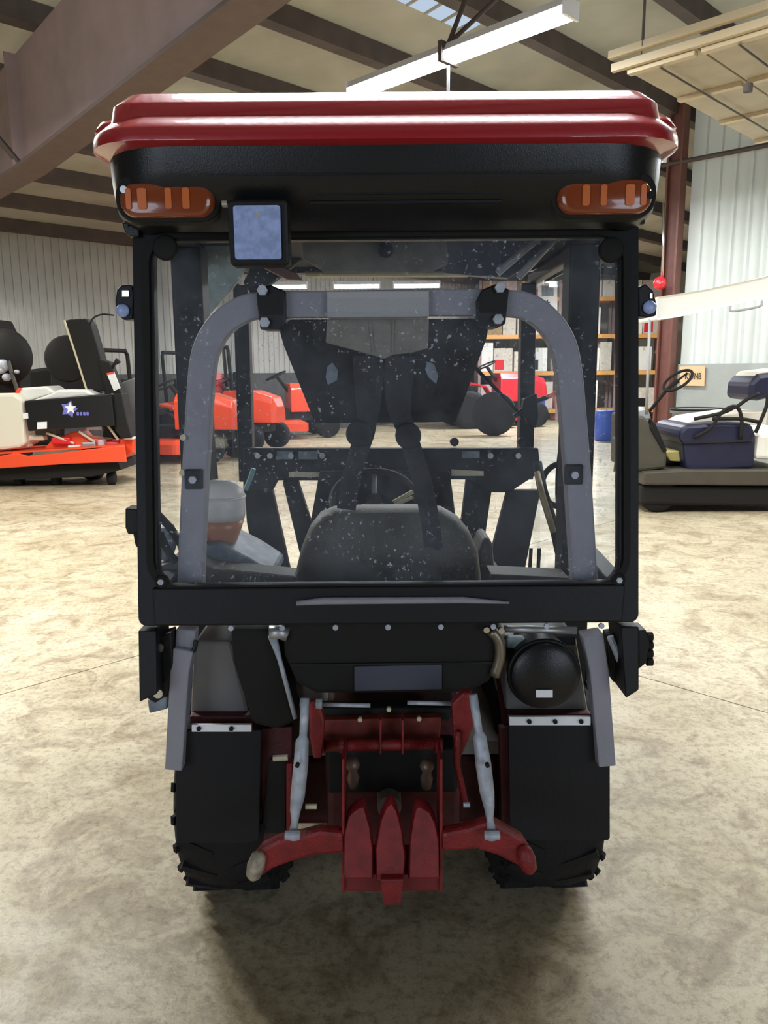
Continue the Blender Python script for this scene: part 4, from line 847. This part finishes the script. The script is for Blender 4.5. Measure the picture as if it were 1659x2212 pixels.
# generic mower / tractor for the rows seen through the cab glass
def small_tractor(x, y, rot, body, label, cat='mower', s=1.0, grp=None):
    r = thing('parked_mower' if cat == 'mower' else 'parked_tractor', label, cat, (x, y, 0), rot, grp)
    def P(name, f, m, sm=False, bev=0):
        bm = new(); f(bm); bmesh.ops.recalc_face_normals(bm, faces=bm.faces)
        bm.transform(Matrix.Scale(s, 4)); me = bpy.data.meshes.new(name); bm.to_mesh(me); bm.free(); me.materials.append(m)
        if sm:
            for p in me.polygons: p.use_smooth = True
        o = bpy.data.objects.new(name, me); C.objects.link(o); o.parent = r
        if bev: b = o.modifiers.new('bevel', 'BEVEL'); b.width = bev; b.segments = 2
        return o
    def hood(bm): loft(bm, [[Vector((u, v, z)) for u, z in ((-a, .45), (a, .45), (a, h-.1), (a*.7, h), (-a*.7, h), (-a, h-.1))] for v, a, h in ((-.2, .26, .95), (-.7, .25, .95), (-1.05, .2, .85), (-1.12, .15, .7))])
    P('hood', hood, body, bev=.02)
    P('chassis', lambda bm: box(bm, -.2, .2, -.9, .8, .3, .5), M['matte'])
    P('deck', lambda bm: loft(bm, [outline(.62, -.45, .35, .14, .15), outline(.62, -.45, .35, .27, .15), outline(.5, -.35, .25, .32, .15)]), body)
    P('seat_cushion', lambda bm: box(bm, -.24, .24, .2, .65, .62, .74), M['matte'], bev=.03)
    P('seat_back', lambda bm: box(bm, -.22, .22, .6, .72, .72, 1.15), M['matte'], bev=.03)
    P('steering_wheel', lambda bm: torus(bm, (0, .0, 1.08), .18, .015, (0, .4, .9)), M['matte'], True)
    P('steering_column', lambda bm: tube(bm, [(0, -.02, 1.06), (0, -.22, .8)], .03), M['matte'])
    for sx in (-1, 1):
        P('fender', lambda bm: loft(bm, [[Vector((sx*.3, v, z)), Vector((sx*.56, v, z)), Vector((sx*.56, v, z+.03)), Vector((sx*.3, v, z+.03))] for v, z in ((.05, .55), (.15, .70), (.4, .76), (.65, .74), (.82, .6))]), body)
        P('rear_wheel', lambda bm: lathe(bm, (sx*.45-.12, .45, .33), (1, 0, 0), [(0, .2), (.0, .28), (.03, .33), (.21, .33), (.24, .28), (.24, .2)], 22), M['rubber'], True)
        P('front_wheel', lambda bm: lathe(bm, (sx*.42-.08, -.8, .22), (1, 0, 0), [(0, .1), (0, .18), (.02, .22), (.14, .22), (.16, .18), (.16, .1)], 18), M['rubber'], True)
        P('roll_bar_post', lambda bm: tube(bm, [(sx*.3, .8, .5), (sx*.3, .85, 1.5), (sx*.26, .86, 1.56)], .03), M['matte'])
    P('roll_bar_top', lambda bm: tube(bm, [(-.27, .86, 1.56), (.27, .86, 1.56)], .03), M['matte'])
    return r
for (px, Y, rot, lab, sc) in ((372, 13.9, 1.3, 'orange mower seen through the left edge of the rear glass, behind the roll bar', 1.25),
                          (478, 15.8, 1.2, 'orange mower seen just inside the left arm of the roll bar', 1.25),
                          (600, 18.5, 1.9, 'orange mower standing left of the trapezoid plate', 1.35)):
    p = at(px, 940, Y); small_tractor(p.x, Y, rot, M['orange'], lab, 'mower', sc, 'orange mowers along the left wall')
p = at(1165, 900, 20)
small_tractor(p.x-1.2, 21.6, 1.75, M['red2'], 'bright red tractor parked beyond the cab on the right', 'tractor', 1.55)
p = at(1068, 872, 18.5)
ty = thing('loose_tyre', 'big black tyre standing left of the bright red tractor', 'tyre', (p.x, 18.5, 0))
bm = new(); lathe(bm, Vector((p.x, 18.5, .52)), (.25, 1, 0), [(-.15, .25), (-.15, .44), (-.1, .52), (.1, .52), (.15, .44), (.15, .25)], 28); smooth_angle(obj('casing', bm, M['rubber'], ty), 50)
bm = new(); lathe(bm, Vector((p.x, 18.5, .52)), (.25, 1, 0), [(-.11, .25), (-.06, .05), (.06, .05), (.11, .25)], 20); obj('wheel_rim', bm, M['silver'], ty, True)

# ================================================================== racks with goods behind
bi = 0
goods = ['box', 'box2', 'box3', 'whitep', 'box2', 'box2', 'poster']
def rack(x0, x1, Y, lab, short, levels=(.35, 1.5, 2.6, 3.7), seed=1):
    cnt = {}
    r = thing('storage_rack', lab, 'rack', ((x0+x1)/2, Y, 0)); R = random.Random(seed)
    for x in (x0, x1):
        for dy in (0, .9):
            bm = new(); box(bm, x-.04, x+.04, Y+dy-.04, Y+dy+.04, 0, 4.2); obj('upright', bm, M['brown'], r)
    for z in levels:
        for dy in (0, .9):
            bm = new(); box(bm, x0, x1, Y+dy-.03, Y+dy+.03, z-.12, z); obj('rack_beam', bm, M['beam'], r)
        bm = new(); box(bm, x0+.04, x1-.04, Y+.03, Y+.87, z-.015, z+.002); obj('shelf_board', bm, M['box'], r)
        x = x0+.08
        while x < x1-.4:
            wd = R.uniform(.35, .65); h = R.uniform(.55, .92); k = R.choice(goods)
            if z > 3: h = min(h, .5)
            if x+wd > x1-.06: break
            yy = Y+R.uniform(.05, .2)
            b = thing('carton', '', 'box', (x+wd/2, yy+.2, z+.003)); nm = {'box': 'brown', 'box2': 'pale tan', 'box3': 'pinkish grey', 'whitep': 'white', 'poster': 'bright white'}[k]
            lv = {levels[0]: 'bottom', levels[1]: 'second', levels[2]: 'third', levels[3]: 'top'}[z]; cnt[z] = cnt.get(z, 0)+1
            b['label'] = f"{nm} carton, {['', 'leftmost', 'second', 'third', 'fourth', 'fifth', 'sixth'][min(cnt[z], 6)]} from left, {lv} shelf, {short}"; b['group'] = 'cartons on the storage racks'
            bm = new(); box(bm, x, x+wd, yy, yy+.4, z+.003, z+h); obj('carton_body', bm, M[k], b, bev=.01)
            bm = new(); box(bm, x+wd/2-.03, x+wd/2+.03, yy-.004, yy+.4, z+h-.12, z+h+.003); obj('tape_strip', bm, M['rim'], b)
            if R.random() < .5: bm = new(); box(bm, x+.04, x+wd*.55, yy-.006, yy, z+.05, z+h*.5); obj('carton_label', bm, M[R.choice(['blue', 'red2', 'poster', 'matte'])], b)
            x += wd+R.uniform(.01, .04)
X = lambda px, Y: at(px, 800, Y).x
rack(X(1035, 24), X(1205, 24), 24, 'rack left of the right-hand glass edge, nearest the seat plate', 'near rack by the plate', seed=3)
rack(X(1215, 24), X(1330, 24), 24, 'middle rack behind the right centre pillar', 'middle rack', seed=5)
rack(X(1338, 24), X(1436, 24), 24, 'rack beside the brown column', 'rack at the column', seed=8)
# poster
pp = pxp('poster', [(1162, 607), (1204, 607), (1204, 700), (1162, 700)], 23.95, .01, M['poster'], None, 0); tag(pp, 'white framed poster with small grey cross hanging on the rack', 'poster')
pxp('print_block', [(1170, 617), (1196, 617), (1196, 640), (1170, 640)], 23.94, .008, M['consol'], pp, 0)
pxp('print_cross', [(1181, 648), (1184, 648), (1184, 660), (1181, 660)], 23.94, .008, M['ink'], pp, 0)
pxp('print_cross', [(1177, 652), (1188, 652), (1188, 655), (1177, 655)], 23.94, .008, M['ink'], pp, 0)
p = at(1306, 930, 17)
bd = thing('blue_barrel', 'blue plastic barrel seen through the right strip of glass', 'barrel', (p.x, 17, 0))
bm = new(); lathe(bm, (p.x, 17, .0), (0, 0, 1), [(0, .19), (.02, .21), (.3, .22), (.5, .22), (.64, .21), (.66, .17)], 20); obj('barrel_body', bm, M['blue'], bd, True)
bm = new(); cyl(bm, (p.x, 17, .66), (0, 0, 1), .04, .03); obj('barrel_cap', bm, M['whitep'], bd)

# ================================================================== RIGHT: golf cart
YC = 8.2
gc = thing('golf_cart', 'golf cart with long white roof and navy seats against the right wall', 'golf cart', (at(1530, 1095, YC).x, YC+.6, 0))
def g(name, pts, Y, th, m, bev=.015, par=gc, **k): return pxp(name, pts, Y, th, m, par, bev, **k)
bm = new()
rp_ = [(1418, 642), (1520, 626), (1640, 601), (1760, 570)]; rl = [(1418, 692), (1470, 684), (1560, 664), (1760, 622)]
ringf = lambda Y: [at(x, y, Y) for x, y in rp_]+[at(x, y, Y) for x, y in rl[::-1]]
A_ = ringf(YC); cen_ = sum(A_, Vector())/len(A_)
loft(bm, [[p+Vector((0, .03, 0)) +(cen_-p)*.06 for p in A_], A_, [p+Vector((0, 1.15, 0)) for p in A_], [p+Vector((0, 1.2, 0))+(cen_-p)*.06 for p in A_]]); smooth_angle(obj('cart_roof', bm, M['whitep'], gc, bev=.02), 60)
bm = new(); tube(bm, catmull([at(1578, 662, YC-.02), at(1582, 672, YC-.03), at(1640, 662, YC-.03), at(1646, 650, YC-.02)], 4), .012, 6); obj('roof_handle', bm, M['greytube'], gc, True)
g('floor_pan', [(1392, 1020), (1480, 1015), (1720, 1015), (1720, 1050), (1388, 1048)], YC, 1.1, M['seat'], .02)
g('side_rocker', [(1386, 1050), (1720, 1052), (1720, 1096), (1386, 1090)], YC+.05, 1.0, M['matte'], .03)
g('front_cowl', [(1372, 900), (1392, 898), (1412, 925), (1442, 978), (1440, 1012), (1390, 1018), (1370, 1018)], YC+.1, .9, M['seat'], .03)
g('dash_top', [(1376, 885), (1400, 880), (1408, 905), (1380, 912)], YC+.2, .7, M['silver'], .02)
g('cowl_trim', [(1408, 905), (1418, 918), (1442, 975), (1434, 978), (1404, 925)], YC+.08, .1, M['metal'], .01)
g('floor_mat', [(1436, 978), (1482, 972), (1482, 998), (1448, 996)], YC+.25, .5, M['yellow'], .01)
bm = new(); cs = at(1464, 822, YC+.35); torus(bm, cs, .165, .016, (-.62, -.25, .75)); stw = obj('steering_wheel', bm, M['matte'], gc, True)
bm = new(); tube(bm, [cs, at(1440, 842, YC+.35), at(1392, 902, YC+.35)], [.03, .02, .018], 8); obj('steering_column', bm, M['matte'], gc, True)
bm = new(); tube(bm, [cs+Vector((-.1, 0, -.08)), cs+Vector((.1, 0, .08))], .012, 6); obj('spoke', bm, M['matte'], stw)
g('seat_box', [(1476, 955), (1632, 948), (1630, 1012), (1558, 1016), (1545, 1026), (1488, 1026), (1480, 1000)], YC+.1, .8, M['navy'], .03)
g('seat_cushion', [(1470, 930), (1482, 918), (1560, 912), (1625, 915), (1634, 940), (1630, 956), (1478, 962), (1468, 948)], YC+.06, .85, M['navy'], .04)
g('seat_cushion_top', [(1482, 915), (1505, 903), (1600, 890), (1660, 890), (1655, 918), (1484, 920)], YC+.3, .6, M['navyw'], .03)
g('backrest_cushion', [(1618, 862), (1622, 825), (1640, 808), (1700, 800), (1700, 850), (1640, 866)], YC+.2, .6, M['navy'], .05)
g('backrest_shell', [(1622, 822), (1640, 802), (1700, 795), (1700, 806), (1642, 810)], YC+.25, .5, M['navyw'], .02)
g('rear_body', [(1636, 940), (1720, 925), (1720, 995), (1632, 992)], YC+.1, .9, M['poster'], .04)
for pts in ([(1500, 945), (1535, 925), (1560, 890), (1590, 878), (1602, 905), (1600, 950)], [(1590, 878), (1560, 892), (1500, 905)], [(1590, 880), (1615, 862), (1640, 850)], [(1540, 905), (1600, 905), (1640, 912)], [(1632, 935), (1655, 880), (1659, 850)]):
    bm = new(); tube(bm, catmull([at(x, y, YC+.02) for x, y in pts], 4), .020, 8); obj('armrest_tube', bm, M['matte'], gc, True)
for x in (1425, 1720):
    for dy in (.05, .95):
        bm = new(); cw_ = at(x, 1080, YC+dy); lathe(bm, Vector((cw_.x, YC+dy+.02, .20)), (0, 1, 0), [(0, .1), (0, .17), (.02, .20), (.14, .20), (.16, .17), (.16, .1)], 20); obj('cart_wheel', bm, M['rubber'], gc, True)
for x0_, y0_, x1_, y1_ in ((1404, 690, 1396, 895), (1705, 640, 1700, 940)):
    bm = new(); tube(bm, [at(x0_, y0_, YC+.2), at(x1_, y1_, YC+.2)], .016, 8); obj('roof_post', bm, M['greytube'], gc, True)
# trash can behind the cart, sign on the wall
tcn = thing('trash_can', 'grey round trash can behind the navy cart seat', 'trash can', (at(1505, 930, 10.6).x, 10.6, 0))
zt = at(1505, 884, 10.6).z
bm = new(); lathe(bm, (at(1505, 930, 10.6).x, 10.6, 0), (0, 0, 1), [(0, .26), (.02, .27), (zt-.06, .33), (zt-.05, .36), (zt, .36)], 26); obj('can_body', bm, mat('grey_plastic', (.22, .23, .24), .5), tcn, True)
bm = new(); torus(bm, (at(1505, 930, 10.6).x, 10.6, zt), .35, .018, (0, 0, 1)); obj('can_rim', bm, M['matte'], tcn, True)
sg = at(1493, 812, 12.15)
Ys = DR*math.sqrt(2)
def onwall(px, py, off=.10):
    a, b, c = ray(px, py); t = (DR-off-CAM_X*S2)/((a+b)*S2); return Vector((CAM_X+a*t, b*t, CAM_H+c*t))
bm = new(); prism(bm, [onwall(x, y) for x, y in ((1468, 792), (1523, 790), (1521, 834), (1470, 833))], AV*.015); sgo = tag(obj('wall_sign', bm, M['sign']), 'tan cardboard sign with black hand lettering on the right wall', 'sign')
tx = bpy.data.curves.new('sign_lettering', 'FONT'); tx.body = 'KWNB'; tx.size = .14; tx.extrude = .002; tx.align_x = 'CENTER'; tx.align_y = 'CENTER'; tx.materials.append(M['ink'])
mw4 = Matrix.Translation(onwall(1497, 813, .108)) @ Matrix.Rotation(-PI/4, 4, 'Z') @ Matrix.Rotation(PI/2, 4, 'X') @ Matrix.Diagonal((.62, 1, 1, 1))
tmp = bpy.data.objects.new('lettering_source', tx); C.objects.link(tmp); bpy.context.view_layer.update()
me = bpy.data.meshes.new_from_object(tmp); me.name = 'sign_lettering'; bpy.data.objects.remove(tmp); me.transform(mw4)
to = bpy.data.objects.new('sign_lettering', me); C.objects.link(to); to.parent = sgo
# ================================================================== end
